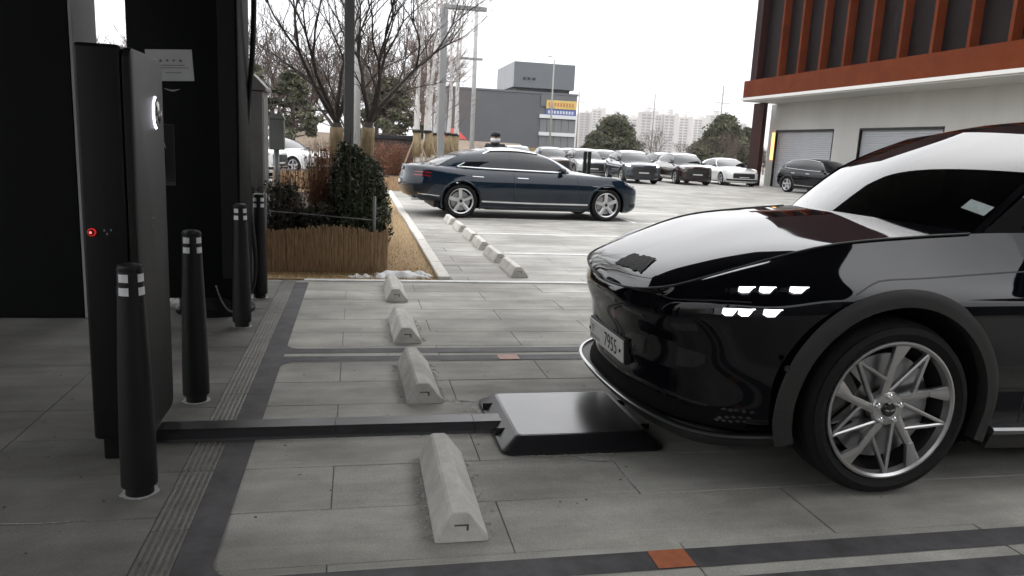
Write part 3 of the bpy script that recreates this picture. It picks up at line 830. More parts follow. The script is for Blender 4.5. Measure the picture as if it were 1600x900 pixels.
    for r_ in range(3):
        for k in range(5):
            x0 = .19+k*.034-r_*.012; l, nn = c.near((x0, .86+k*.012, .335-r_*.022))
            b.prism([(-.012, 0), (0, .007), (.012, 0), (0, -.007)], 'y', -.002, .003, Matrix.Translation(l)@nn.to_track_quat('Y', 'Z').to_matrix().to_4x4())
    c.part('vent_mesh', [tuple(v) for v in b.V], b.F, mat('vent_mesh', (.05, .05, .05), .3, .6), True, smooth=False)
    for pts, w in ([[(.1, .71, .655), (.2, .81, .64), (.33, .885, .635), (.43, .915, .60)], .012], [[(.06, .58, .585), (.16, .76, .565), (.3, .87, .565), (.42, .91, .60)], .014]):
        pass
    l, nn = c.near((.42, .95, .52)); b = MB()
    for sg in (1, -1): b.lathe([(.013, -.004), (.013, .004), (.009, .005), (.009, .002), (.001, .002)], 14, Matrix.Translation((.433, sg*.958, .575))@Matrix.Rotation(R(-90*sg), 4, 'X'))
    b.build('parking_sensor', M_black, root, True)
    # number plate
    PM = Matrix.Translation((.0, 0, .452))@Matrix.Rotation(R(-4), 4, 'Y')
    b = MB(); b.bbox(-.004, .03, -.27, .27, -.063, .063, .003, PM); b.build('plate_frame', M_black, root)
    b = MB(); b.bbox(-.012, -.002, -.262, .262, -.056, .056, .003, PM); pl = b.build('number_plate', M_plate, root, False)
    TM = PM@Matrix.Translation((-.0128, 0, 0))@Matrix(((0, 0, -1, 0), (-1, 0, 0, 0), (0, 1, 0, 0), (0, 0, 0, 1)))
    text_mesh('plate_digits', '7955', .108, M_ink, pl, TM@Matrix.Translation((.085, -.004, 0))@Matrix.Diagonal((.92, 1.0, 1, 1)))
    b = MB()
    for (u, v, w, h) in [(-.2, .026, .03, .006), (-.2, .012, .034, .005), (-.188, .018, .005, .03), (-.214, .02, .005, .02), (-.2, -.002, .028, .005)]: b.box(u-w/2, u+w/2, v-h/2, v+h/2, 0, .001)
    for k in range(5):
        u = -.225+k*.032
        for (du, dv, w, h) in [(0, .008, .018, .004), (0, -.008, .02, .004), (.006, 0, .004, .018), (-.006, -.002, .004, .012)]: b.box(u+du-w/2, u+du+w/2, -.032+dv-h/2, -.032+dv+h/2, 0, .001)
    V = [TM@Vector(v) for v in b.V]; MB().add(V, b.F).build('plate_region_marks', M_inkgrey, pl)
    for u in (-.25, .232):
        MB().lathe([(.009, 0), (.009, .004), (.001, .005)], 10, TM@Matrix.Translation((u, 0, 0))).build('plate_bolt', M_ink, pl)
    # tape over the bonnet badge
    S = c.hood; bv = BVHTree.FromPolygons([Vector(v) for v in np.concatenate([S.reshape(-1, 3), S.reshape(-1, 3)*np.array([1, -1, 1])])],
        grid_faces(*S.shape[:2])+[tuple(i+S.shape[0]*S.shape[1] for i in f) for f in grid_faces(*S.shape[:2])])
    ol = [(.016, .018), (.06, .012), (.11, .005), (.118, -.06), (.106, -.082), (.124, -.1), (.138, -.229), (.1, -.255), (.06, -.29), (.03, -.305), (.036, -.25), (.024, -.23), (.028, -.16), (.018, -.08)]
    V = []; n = 14
    def inside(x, y):
        k = False
        for (a, b2), (c2, d) in zip(ol, ol[1:]+ol[:1]):
            if (b2 > y) != (d > y) and x < (c2-a)*(y-b2)/(d-b2)+a: k = not k
        return k
    xs = np.linspace(.0, .15, 50); ys = np.linspace(-.32, .03, 90); ix = {}; F = []
    for i in range(len(xs)-1):
        for j in range(len(ys)-1):
            if not inside((xs[i]+xs[i+1])/2, (ys[j]+ys[j+1])/2): continue
            q = []
            for a, b2 in ((i, j), (i+1, j), (i+1, j+1), (i, j+1)):
                if (a, b2) not in ix:
                    h = bv.ray_cast(Vector((xs[a], ys[b2]+.0003, 2)), Vector((0, 0, -1)))[0]
                    wv = .0055+.0012*math.sin(xs[a]*160)*math.sin(ys[b2]*110)
                    ix[a, b2] = len(V); V.append((xs[a], ys[b2], h.z+wv))
                q.append(ix[a, b2])
            F.append(tuple(q))
    o = mesh_obj('tape_patch', V, F, mat('matt_black_tape', (.012, .012, .013), .75, bump=.3, bscale=90), root, True); o['label'] = 'crooked matt black tape stuck over the badge'
    c.mirror_pod((1.86, .86, 1.15), M_black_paint)
    wh = make_wheel(.385, .298, .255, 'hero', M_rubber, M_rimdark, M_gloss, 64)
    c.wheels(wh, .962)
    for o in list(wh.children): bpy.data.objects.remove(o)
    bpy.data.objects.remove(wh)
    return c
HERO = hero()

# ------------------------------------------------------------------ other cars
SEDAN = dict(
    plan=[(0, 0), (.02, .25), (.07, .5), (.16, .7), (.3, .83), (.5, .905), (.7, .93), (.9, .94), (1.5, .945), (2.2, .945), (2.9, .945), (3.4, .945), (3.9, .945), (4.36, .905), (4.64, .82), (4.84, .63), (4.95, .33), (4.99, 0)],
    top=[(.02, 0, .70), (.04, .25, .70), (.1, .47, .71), (.22, .63, .735), (.42, .70, .79), (.66, .735, .84), (.9, .75, .875), (1.2, .765, .905), (1.68, .80, .935), (2.2, .83, .945), (2.9, .83, .955), (3.5, .815, .965), (4.0, .77, .985), (4.3, .69, 1.003), (4.56, .6, .998), (4.74, .5, .988), (4.86, .28, .985), (4.9, 0, .985)],
    rings=[(.12, .1, .26, .17, .19, .3), (.02, .03, .1, .25, .28, .38), (0, .012, .015, .4, .42, .5), (0, 0, .0, .5, .55, .62), (.005, 0, .02, .58, .67, .74), (.01, .018, .05, .64, .78, .86), (.02, .055, .06, .68, .87, .95)],
    L=4.99, arch=[(.87, .335, .38), (3.88, .335, .38)], tyre_r=.335, arch_z=.28, floor=.18,
    prof=[(.02, .70), (.08, .745), (.25, .80), (.6, .87), (1.0, .925), (1.42, .975), (2.3, 1.345), (2.75, 1.395), (3.1, 1.39), (3.5, 1.335), (4.42, 1.045), (4.7, 1.015), (4.9, .985)],
    iprof=(5, 6, 9, 10), atop=(2.36, .57, 1.31), dtop=(3.55, .55, 1.30), rail=[(2.7, .585, 1.355), (3.1, .58, 1.35)], abow=(-.04, .03, .03), dbow=(.03, .03, .035),
    windows=[(.05, .455, .06, .92, .06, .455), (.47, .74, .06, .92, .47, .70), (.755, .84, .08, .62, .715, .74)], dlo=(.02, .745, .03, .915), dlok=.125, chr=.017)
SUV = dict(
    plan=[(0, 0), (.015, .25), (.05, .5), (.12, .7), (.24, .84), (.45, .92), (.65, .95), (.9, .96), (1.45, .96), (2.1, .96), (2.8, .96), (3.3, .96), (3.75, .96), (4.2, .94), (4.5, .88), (4.66, .7), (4.72, .35), (4.74, 0)],
    top=[(.05, 0, .93), (.06, .25, .93), (.1, .48, .935), (.2, .66, .95), (.4, .74, .985), (.64, .78, 1.01), (.9, .8, 1.03), (1.15, .81, 1.045), (1.5, .83, 1.065), (2.1, .86, 1.08), (2.8, .86, 1.10), (3.4, .85, 1.13), (3.9, .82, 1.16), (4.35, .78, 1.18), (4.5, .74, 1.17), (4.6, .62, 1.16), (4.64, .3, 1.155), (4.65, 0, 1.155)],
    rings=[(.13, .1, .13, .2, .23, .3), (.03, .03, .03, .3, .32, .38), (.01, .01, 0, .45, .48, .54), (0, 0, 0, .58, .64, .7), (.005, 0, 0, .7, .78, .86), (.015, .02, .03, .81, .9, .98), (.03, .06, .06, .9, .99, 1.1)],
    L=4.74, arch=[(.9, .37, .42), (3.78, .37, .42)], tyre_r=.37, arch_z=.32, floor=.22,
    prof=[(.05, .93), (.1, .975), (.3, 1.02), (.65, 1.065), (1.0, 1.10), (1.28, 1.125), (2.0, 1.56), (2.5, 1.645), (3.2, 1.645), (4.0, 1.575), (4.56, 1.19), (4.65, 1.155)],
    iprof=(5, 6, 9, 10), atop=(2.05, .6, 1.52), dtop=(4.05, .58, 1.53), rail=[(2.5, .63, 1.6), (3.3, .63, 1.6)],
    windows=[(.05, .37, .06, .92, .06, .37), (.395, .68, .06, .92, .395, .68), (.705, .92, .08, .86, .70, .88)], dlo=(.02, .93, .03, .95), dlok=.0, chr=.012)

WHEELS = {}
def wheel_for(r):
    if r not in WHEELS:
        w = make_wheel(r, r*.72, .23, 'five', M_rubber, M_rim, M_black, 28); WHEELS[r] = w
    return WHEELS[r]
def plain_car(name, spec, paint, label, group=None, res=4, lit=False, chrome_=True, front='sedan'):
    root = empty(name, (0, 0, 0), 0, label, 'car', group)
    M = dict(paint=paint, glass=M_glass_dark, black=M_black, pillar=paint if front == 'sedan' else M_gloss)
    if chrome_: M['chrome'] = chrome
    c = Car(root, spec, M, res)
    c.lower([('front_bumper', 0, 5.5, paint), ('fender', 5.5, 8, paint), ('front_door', 8, 9.9, paint), ('rear_door', 9.9, 11.5, paint), ('rear_quarter', 11.5, 13.4, paint), ('rear_bumper', 13.4, 17, paint)], M)
    c.upper(); c.under(); r = spec['tyre_r']
    c.arch_trim(paint if front == 'sedan' else M_clad, spec['arch'][0][2]-.004, spec['arch'][0][2]+(.03 if front == 'sedan' else .06), .008, 'arch_trim')
    c.wheels(wheel_for(r), max(p[1] for p in spec['plan'])-.02)
    nr = c.nr-1
    c.patch(0, 2.4, 2.0, nr-1.6, M_black, 'grille', .006)
    lm = M_lampw if lit else M_lens
    for k in (0, .62): c.patch(3.1, 4.9, nr-1.75+k, nr-1.35+k, lm, 'headlight', .006)
    for k in (0, .5): c.patch(13.5, 14.8, nr-2.6+k, nr-2.4+k, M_tail, 'tail_light', .006)
    c.patch(0, 1.05, 2.35 if front == 'sedan' else 2.6, 2.75 if front == 'sedan' else 3.05, M_plate, 'number_plate', .012)
    c.patch(16.4, 17, 3.0, 3.5, M_plate, 'number_plate', .01)
    c.patch(.0, 4.2, 1.15, 1.75, M_black, 'lower_intake', .005)
    z0 = spec['rings'][1][4]; W = max(p[1] for p in spec['plan'])
    x0, x1 = spec['arch'][0][0]+spec['arch'][0][2]+.03, spec['arch'][1][0]-spec['arch'][1][2]-.03
    if chrome_: c.ribbon([(x0, W, z0+.05), ((x0+x1)/2, W, z0+.045), (x1, W, z0+.06)], .03, chrome, 'sill_trim', .006)
    g = lambda pts: c.ribbon(pts, .009, M_black, 'panel_gap', .002)
    zt = spec['top'][9][2]; zs = z0+.08
    xa = spec['plan'][8][0]; 
    for x in (xa, spec['plan'][9][0]+.75*(spec['plan'][10][0]-spec['plan'][9][0])+.1): g([(x, W, zs), (x-.01, W, (zs+zt)/2), (x+.03, W-.05, zt-.02)])
    for x in (spec['plan'][9][0]+.35, spec['plan'][10][0]+.55):
        c.ribbon([(x, W, zt-.13), (x+.22, W, zt-.125)], .016, M_gloss if not chrome_ else M_rim, 'door_handle', .018)
    c.mirror_pod((spec['top'][8][0]+.12, spec['top'][8][1]-.0, spec['top'][8][2]), M_gloss)
    return root, c

# navy sedan backed up to its wheel stops
sedan, sc_ = plain_car('parked_sedan', SEDAN, M_navy, 'long dark navy fastback saloon seen side-on with five-spoke wheels', None, 8)
c = sc_
W = .945
c.ribbon([(.78, .95, .70), (1.0, .95, .70), (1.2, .95, .705)], .012, chrome, 'side_vent', .006)
c.ribbon([(.9, .95, .63), (1.05, .95, .63), (1.18, .95, .635)], .012, chrome, 'side_vent', .006)
c.ribbon([(4.3, .9, .42), (4.5, .88, .43), (4.62, .82, .435), (4.72, .76, .44)], .016, chrome, 'bumper_trim', .006)
for sg in (1, -1): MB().tube([(4.6, sg*.56, .345), (4.8, sg*.56, .345)], .038, 10).build('exhaust_tip', chrome, sedan, True, sharp=40)
mesh = MB()
p = c.uvp(.86, .3); mesh.lathe([(.03, 0), (.03, .004), (.001, .004)], 14, Matrix.Translation((p[0], -(p[1]+.008), p[2]))@Matrix.Rotation(R(90), 4, 'X'))
p_ = mesh.build('quarter_badge', mat('badge_silver', (.7, .72, .75), .3, .5), sedan)
sedan.rotation_euler = (0, 0, PI+R(3.0)); 
ang = PI+R(3.0); fx, fy = 4.99, 14.62    # front wheel, near side
lx, ly = .87, .93
sedan.location = (fx-(math.cos(ang)*lx-math.sin(ang)*ly), fy-(math.sin(ang)*lx+math.cos(ang)*ly), 0)

def stand(root, x, y, heading):
    """heading: world direction (degrees from +X) the nose points at; x, y = middle of the front axle on the ground"""
    a = R(heading)+PI; root.rotation_euler = (0, 0, a)
    root.location = (x-math.cos(a)*.9, y-math.sin(a)*.9, 0)
def recolour(root, a, b_):
    for o in root.children:
        for i, sl_ in enumerate(o.material_slots):
            if sl_.material == a: sl_.link = 'OBJECT'; sl_.material = b_
ROWG = 'cars parked in the far row'
suv, _ = plain_car('parked_suv', SUV, M_greyblue, 'slate grey car with lit headlights in the far row', ROWG, 4, True, True, 'suv')
stand(suv, 13.3, 34.6, -94)
suv.scale = (.93, .93, .93)
def suv_copy(paint, label, x, y, hd, lit=None):
    r_ = copy_tree(suv); r_['label'] = label; r_.name = 'parked_suv'; stand(r_, x, y, hd)
    recolour(r_, M_greyblue, paint)
    if lit is False: recolour(r_, M_lampw, M_lens)
    return r_
suv_copy(M_brown, 'dark brown large off-roader between the slate car and the white saloon', 16.4, 35.4, -94, False)
suv_copy(M_silver, 'silver car just behind the black twin post, one lamp glowing', 12.1, 38.6, -94, True)
suv_copy(M_beige, 'bronze coloured car half hidden behind the silver one', 10.7, 40.4, -92, False)
suv_copy(M_silver, 'pale silver car directly above the navy saloon bonnet', 9.0, 41.5, -90, False)
suv_copy(M_greyblue, 'tall grey car behind the slate one in the far row', 14.9, 43.5, -93, False)
suv_copy(M_white_car, 'white car whose roof shows between the far row cars', 13.0, 44.5, -93, False)
suv_copy(M_white_car, 'white car mostly hidden behind the brown off-roader', 19.0, 44.0, -93, False)
suv_copy(M_black_paint, 'black car parked in front of the roller doors', 20.7, 29.0, -76, False)
ws, _ = plain_car('parked_saloon', SEDAN, M_white_car, 'white saloon with dark grille beside the dark red pillar', ROWG, 4, False, False)
stand(ws, 19.4, 36.3, -94)
w2 = copy_tree(ws); w2['label'] = 'white saloon behind the grey meter box'; w2['group'] = 'white cars behind the planter'; w2.name = 'parked_saloon'; stand(w2, -1.75, 29.8, -38)
w3 = suv_copy(M_white_car, 'white car cut off by the grey cabinet beyond the hedge', -3.3, 27.0, -20, False); w3['group'] = 'white cars behind the planter'
for r_ in list(WHEELS.values()):
    for o in list(r_.children): bpy.data.objects.remove(o)
    bpy.data.objects.remove(r_)
# ------------------------------------------------------------------ charging equipment
M_matt = mat('matt_black_metal', (.005, .005, .0055), .5, var=.25, vscale=3, rvar=.08, spec=.25)
M_panel = mat('charcoal_panel', (.016, .016, .0155), .5, spec=.2, var=.12, vscale=2.5, bump=.08, bscale=300)
M_wall = mat('black_wall_panel', (.0025, .003, .0035), .6, var=.25, vscale=1.5, spec=.12)
M_conc = mat('stop_concrete', (.42, .405, .365), .85, col2=(.64, .625, .58), vscale=6, bump=.35, bscale=70, rnd=.06)
# pedestal: dark body with a proud face panel towards the parking bays
ch_ = empty('charging_pedestal', (-1.02, 3.53, 0), 0, 'tall slim black charging pedestal with glowing oval ring and red button', 'charger')
b = MB(); b.bbox(-.03, .1, -.22, .2, 0, .13, .006); b.build('plinth', M_matt, ch_)
def rrect(w, h, r, n=6):
    P = []
    for cx, cy, a0 in ((w/2-r, h/2-r, 0), (-w/2+r, h/2-r, PI/2), (-w/2+r, -h/2+r, PI), (w/2-r, -h/2+r, 1.5*PI)):
        for i in range(n+1):
            a = a0+PI/2*i/n; P.append((cx+r*math.cos(a), cy+r*math.sin(a)))
    return P
def slab_up(x0, x1, w, h, z0, r, bev, m, name, parent):
    """upright rounded board: outline in y-z, thickness x0..x1, softened rim"""
    b = MB(); V = []; secs = [(x0, 0), (x1-bev, 0), (x1-bev*.3, bev*.35), (x1, bev)]; n = None
    for x, ins in secs:
        P = rrect(w-2*ins, h-2*ins, max(.004, r-ins)); n = len(P)
        V += [(x, u, v+z0+h/2) for u, v in P]
    F = [tuple(range(n-1, -1, -1)), tuple(3*n+i for i in range(n))]
    for k in range(3): F += [(k*n+i, k*n+(i+1) % n, (k+1)*n+(i+1) % n, (k+1)*n+i) for i in range(n)]
    return b.add(V, F).build(name, m, parent, True, sharp=35)
b = MB(); b.bbox(-.056, .116, -.255, .25, .1, 1.72, .018, seg=3); b.build('body', M_matt, ch_, True, sharp=35)
b = MB(); b.box(.112, .122, -.235, .235, .1, 1.67); b.build('shadow_gap', M_black, ch_)
slab_up(.12, .15, .51, 1.64, .075, .06, .012, M_panel, 'face_panel', ch_)
# oval light ring set in the panel
def ring_yz(ry, rz, tr, cx, cy, cz, a0=0, a1=2*PI, n=40):
    pts = [(cx, cy+ry*math.cos(a), cz+rz*math.sin(a)) for a in np.linspace(a0, a1, n)]; b = MB(); b.tube(pts, tr, 6); return b
ring_yz(.055, .068, .006, .15, .12, 1.475, R(105), R(255)).build('light_ring', mat('ring_light', (1, 1, 1), .3, emit=(.86, .84, 1), estr=3.5), ch_, True)
b = MB(); b.lathe([(.046, 0), (.05, .012), (.03, .018), (.001, .018)], 24, Matrix.Translation((.147, .12, 1.475))@Matrix.Rotation(R(90), 4, 'Y')); b.build('socket_cover', M_gloss, ch_, True, sharp=35)
for zc, w in ((1.02, .05), (.985, .03)): MB().box(.1502, .1512, -.02, -.02+w, zc, zc+.004).build('panel_mark', mat('panel_mark', (.12, .12, .12), .5), ch_)
# emergency button on the narrow side
XM = Matrix.Translation((-.018, -.2552, .985))@Matrix.Rotation(R(90), 4, 'X')
b = MB(); b.lathe([(.016, 0), (.016, .006), (.0125, .006)], 20, XM); b.build('button_ring', mat('red_ring', (.35, .01, .01), .4, emit=(1, .03, .03), estr=.25), ch_, True, sharp=35)
b = MB(); b.lathe([(.012, 0), (.012, .014), (.009, .017), (.001, .017)], 20, XM); b.build('button', M_black, ch_, True, sharp=35)
b = MB(); b.lathe([(.005, .0175), (.005, .0185), (.001, .0185)], 10, XM); b.build('button_dot', mat('red_dot', (.5, .02, .02), .4, emit=(1, .1, .08), estr=1.6), ch_)
for dx, dz in ((.045, .008), (.055, -.006), (.07, .01)): MB().box(-.02+dx, -.02+dx+.006, -.2565, -.255, .985+dz-.004, .985+dz+.004).build('button_legend', mat('legend', (.25, .25, .25), .5), ch_)
b = MB(); b.box(-.0575, -.0565, -.22, .22, .13, 1.69); b.build('edge_strip', mat('edge_strip', (.09, .08, .085), .3, .6), ch_)

# cable cover and induction pad
cc_ = empty('cable_cover', (0, 3.56, 0), 0, 'long low black cable cover running from the pedestal to the charging pad', 'cable cover')
sec = [(-.088, 0), (-.082, .012), (-.06, .046), (-.052, .05), (.052, .05), (.06, .046), (.082, .012), (.088, 0)]
MS = mat('cover_black', (.012, .012, .0135), .38, var=.2, vscale=3, rvar=.06)
for i, (x0, x1) in enumerate(((-.885, -.09), (-.088, .585), (.587, .725))):
    b = MB(); b.prism(sec, 'x', x0, x1); b.build('cover_section', MS, cc_)
pad = empty('charging_pad', (1.075, 3.57, 0), 0, 'flat black wireless charging pad on the ground under the car nose', 'charging pad')
def rr(w, d, r, z): return [(u, v, z) for u, v in rrect(w, d, r, 5)]
secs = [rr(.80, .78, .06, 0), rr(.80, .78, .06, .014), rr(.66, .63, .035, .064), rr(.645, .615, .03, .067)]
V = sum(secs, []); n = len(secs[0]); F = [tuple(3*n+i for i in range(n))]
for k in range(3): F += [(k*n+i, k*n+(i+1) % n, (k+1)*n+(i+1) % n, (k+1)*n+i) for i in range(n)]
MB().add(V, F).build('pad_housing', mat('pad_skirt', (.016, .016, .018), .3, var=.2, vscale=4), pad, True, sharp=20)
MB().add([(u, v, .0685) for u, v in rrect(.625, .595, .025, 5)], [tuple(range(24))]).build('pad_plate', mat('pad_plate', (.1, .1, .102), .27, .9, var=.06, vscale=3), pad)
for sx in (-1, 1):
    for y in (-.16, .2): MB().box(sx*.40-.001, sx*.345, y-.0015, y+.0015, .012, .05, Matrix.Translation((0, 0, 0))).build('skirt_seam', M_black, pad)
# grout smeared at the pad
M_grout = mat('grout_smear', (.36, .345, .32), .9, col2=(.5, .48, .45), vscale=60, bump=.6, bscale=90)
def smear(pts, w, seed):
    r = np.random.RandomState(seed); P = curve(pts, 40); V = []
    for i, p in enumerate(P):
        t = P[min(i+1, 39)]-P[max(i-1, 0)]; n_ = np.array([-t[1], t[0], 0]); n_ /= np.linalg.norm(n_)+1e-9
        ww = w*r.uniform(.25, 1.0); j = r.uniform(-.3, .3)*w
        V += [tuple(p+n_*(j+ww/2)+np.array([0, 0, .0022])), tuple(p+n_*(j-ww/2)+np.array([0, 0, .0022]))]
    MB().add(V, [(2*i, 2*i+1, 2*i+3, 2*i+2) for i in range(39)]).build('grout_smear', M_grout, paving)
smear([(.72, 3.19, 0), (.9, 3.165, 0), (1.1, 3.17, 0), (1.2, 3.165, 0)], .022, 1)
smear([(1.12, 3.17, 0), (1.17, 3.12, 0), (1.18, 3.0, 0), (1.185, 2.79, 0)], .016, 2)
smear([(1.02, 3.16, 0), (1.1, 3.1, 0), (1.16, 3.11, 0)], .03, 5)
smear([(.62, 3.66, 0), (.655, 3.74, 0), (.63, 3.86, 0)], .045, 3)
smear([(.55, 3.9, 0), (.58, 3.98, 0), (.66, 3.93, 0)], .06, 4)
smear([(-.56, 2.76, 0), (-.52, 2.755, 0), (-.4, 2.755, 0)], .008, 6)
smear([(-.55, 4.335, 0), (-.3, 4.338, 0), (0, 4.33, 0)], .012, 7)
smear([(-.2, 5.14, 0), (0, 5.12, 0), (.2, 5.13, 0)], .02, 8)
smear([(-1.25, 2.765, 0), (-1.1, 2.75, 0), (-1.0, 2.752, 0)], .006, 9)

# wheel stops
def make_stop():
    root = empty('wheel_stop')
    def sec(y, k=0): return None
    Lh = .375
    def prof(y, s=1.0, hz=1.0):
        return [(-.098, y, 0), (-.094, y, .02), (-.05*s, y, .108*hz), (-.038*s, y, .115*hz), (.012*s, y, .115*hz), (.024*s, y, .108*hz), (.094, y, .02), (.098, y, 0)]
    S = [prof(-Lh), prof(-Lh+.004), prof(-Lh+.05, 1, 1.0), prof(Lh-.05), prof(Lh)]
    S[0] = [(x*.9, -Lh, z*.97) for x, _, z in S[0]]
    V = sum(S, []); n = 8; F = [tuple(range(n)), tuple((len(S)-1)*n+i for i in range(n))]
    for k in range(len(S)-1): F += [(k*n+i, k*n+(i+1) % n, (k+1)*n+(i+1) % n, (k+1)*n+i) for i in range(n)]
    MB().add(V, F).build('body', M_conc, root, False)
    b = MB(); b.box(-.03, .022, -Lh-.0015, -Lh+.01, .062, .068); b.box(.014, .022, -Lh-.0015, -Lh+.01, .044, .068); b.build('lifting_slot', mat('slot_dark', (.1, .095, .085), .9), root)
    for y in (-.16, .14):
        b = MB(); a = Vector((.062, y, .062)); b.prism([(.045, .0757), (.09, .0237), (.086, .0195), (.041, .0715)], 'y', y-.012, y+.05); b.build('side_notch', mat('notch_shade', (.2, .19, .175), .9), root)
    return root
stop0 = make_stop()
NEAR = [(2.45, .385, 'pale concrete wheel stop nearest the bottom of the picture, in front of the cable cover'), (3.92, .372, 'concrete wheel stop just behind the cable cover beside the pad'),
        (5.18, .362, 'concrete wheel stop second beyond the cable cover, behind the dark double line'), (6.60, .362, 'concrete wheel stop closest to the snow patch')]
FARS = [(7.92, 1.765, 'wheel stop of the far bays closest to the white line'), (8.93, 1.745, 'second wheel stop of the far bays from the white line'), (10.04, 1.74, 'third wheel stop of the far bays from the white line'),
        (10.98, 1.735, 'fourth wheel stop of the far bays from the white line'), (12.1, 1.72, 'fifth wheel stop of the far bays, in front of the saloon wheel'), (13.25, 1.70, 'wheel stop against the rear wheel of the navy saloon')]
first = True
for grp, lst in (('wheel stops of the charging bays', NEAR), ('wheel stops of the bays beyond', FARS)):
    for y, x, lb in lst:
        o = stop0 if first else copy_tree(stop0); first = False
        o.name = 'wheel_stop'; o.location = (x, y+.375, .002); o.rotation_euler = (0, 0, R(rng.uniform(-1.2, 1.2))); tag(o, lb, 'wheel stop', grp)
    # crumbs of mortar round the near stops
V = []; F = []
for (y, x, _) in NEAR[:3]:
    for i in range(170):
        sd = rng.choice([-1, 1]); px = x+sd*(.1+abs(rng.normal(0, .02))); py = y+.02+rng.uniform(0, .73); s_ = rng.uniform(.002, .008); n = len(V)
        V += [(px-s_, py-s_*rng.rand(), 0), (px+s_, py-s_, 0), (px, py+s_*1.3, 0), (px, py, s_*.9)]; F += [(n, n+1, n+3), (n+1, n+2, n+3), (n+2, n, n+3)]
dv = []; df = []
for i in range(420):
    px, py = (rng.uniform(-.55, 4.5), rng.uniform(1.6, 7.5)) if i < 260 else (rng.uniform(-3.2, -.75), rng.uniform(1.8, 5.8))
    s_ = rng.uniform(.0015, .0065); a = rng.uniform(0, 6.28); n = len(dv)
    dv += [(px+math.cos(a+k*1.5708)*s_*(1 if k % 2 else 1.8), py+math.sin(a+k*1.5708)*s_*(1 if k % 2 else 1.8), .0012+.0015*(k == 1)) for k in range(4)]; df.append((n, n+1, n+2, n+3))
tag(mesh_obj('grit', dv, df, mat('grit_dark', (.05, .045, .04), .9)), 'scattered grit and leaf crumbs on the paving', kind='stuff')
o = mesh_obj('mortar_crumbs', V, F, M_conc); tag(o, 'crumbs of mortar along the feet of the wheel stops', kind='stuff')

# bollards
def make_bollard():
    root = empty('bollard')
    prof = [(.052, 0), (.052, .035), (.066, .04), (.0665, .06), (.0655, .2), (.058, .5), (.050, .72), (.0455, .84), (.0445, .893), (.041, .905), (.025, .91), (.001, .912)]
    MB().lathe(prof, 28).build('post', mat('bollard_black', (.008, .008, .009), .5, spec=.3, var=.2, vscale=6, rvar=.08), root, True, sharp=40)
    MB().lathe([(.0462, .898), (.0462, .886), (.045, .884)], 28, cap=False).build('rim_band', M_black, root, True)
    mref = mat('reflective_white', (.68, .69, .7), .4, var=.08, vscale=40)
    for z in (.795, .845):
        for k in range(4):
            V = []; n = 7
            for i in range(n+1):
                a = 2*PI*k/4+R(-62)+R(48)*i/n
                for zz in (z, z+.03):
                    r_ = np.interp(zz, [.72, .84, .893], [.050, .0455, .0445])+.0012; V.append((r_*math.cos(a), r_*math.sin(a), zz))
            MB().add(V, [(2*i, 2*i+1, 2*i+3, 2*i+2) for i in range(n)]).build('reflective_tape', mref, root)
    r = np.random.RandomState(3); V = [(0, 0, .003)]+[((.062+r.uniform(0, .013))*math.cos(2*PI*i/30), (.062+r.uniform(0, .013))*math.sin(2*PI*i/30), .0026) for i in range(30)]
    MB().add(V, [(0, i+1, (i+1) % 30+1) for i in range(30)]).build('base_mortar', mat('base_mortar', (.45, .45, .43), .9, var=.15, vscale=60), root)
    return root
b0 = make_bollard()
for i, (y, rz, lb) in enumerate(((2.97, .35, 'black plastic bollard standing in front of the charging pedestal'), (4.05, .2, 'black bollard just behind the charging pedestal'),
                             (5.70, .1, 'black bollard beside the black cabinet foot'), (6.75, 0, 'black bollard farthest back, touching the hanging cable'))):
    o = b0 if i == 0 else copy_tree(b0); o.name = 'bollard'
    o.location = (-.82, y, 0); o.rotation_euler = (0, 0, rz); tag(o, lb, 'bollard', 'bollards along the drain')

# black wall and tall cabinet
wl_ = empty('charging_station_wall', (-3.5, 6.3, 0), 0, 'flat black wall at the left edge of the charging area', 'wall')
b = MB(); b.box(-3.2, 1.535, -.33, .15, .0, 4.9)
b.build('wall_core', M_wall, wl_)
for k in range(4):
    MB().bbox(1.535-1.2*(k+1)+.004, 1.535-1.2*k-.004, -.352, -.331, .01, 4.89, .003).build('wall_panel', M_wall, wl_)
MB().bbox(1.537, 1.56, -.35, .155, .005, 4.89, .003).build('grey_return', mat('grey_column_paint', (.3, .3, .305), .6, var=.08, vscale=3), wl_)
mat('galvanised', (.3, .3, .3), .5, .6)
cab = empty('charging_cabinet', (-1.22, 6.32, 0), 0, 'tall black fast-charging cabinet with a white notice on its face', 'cabinet')
b = MB(); b.bbox(-.40, .36, -.3, .3, .14, 3.6, .02, seg=2); b.build('housing', M_wall, cab, True, sharp=35)
b = MB(); b.lathe([(.3, 0), (.3, .03), (.27, .05), (.27, .15)], 32, Matrix.Translation((.12, -.05, 0))); b.build('foot', M_matt, cab, True, sharp=35)
b = MB(); b.bbox(.22, .34, -.312, -.302, .3, 3.5, .003); b.build('edge_panel', M_matt, cab)
NM = Matrix.Translation((-.11, -.302, 1.865))@Matrix.Rotation(R(-3.5), 4, 'Y')@Matrix.Rotation(R(90), 4, 'X')
b = MB(); b.box(-.158, .158, -.11, .11, 0, .0012, NM); nt_ = b.build('notice_sheet', mat('notice_paper', (.42, .43, .43), .55, var=.06, vscale=6), cab); nt_['label'] = 'white notice sheet with small icons and three printed lines'
mi = mat('notice_ink', (.08, .08, .09), .6)
b = MB()
for k, u in enumerate((-.06, -.015, .03, .075)):
    for i in range(5): b.box(u-.009+.003*i, u-.007+.004*i, .03+.004*((i*k) % 3)-.006, .042+.003*((i+k) % 2)-.004, .0013, .0016, NM)
r = np.random.RandomState(5)
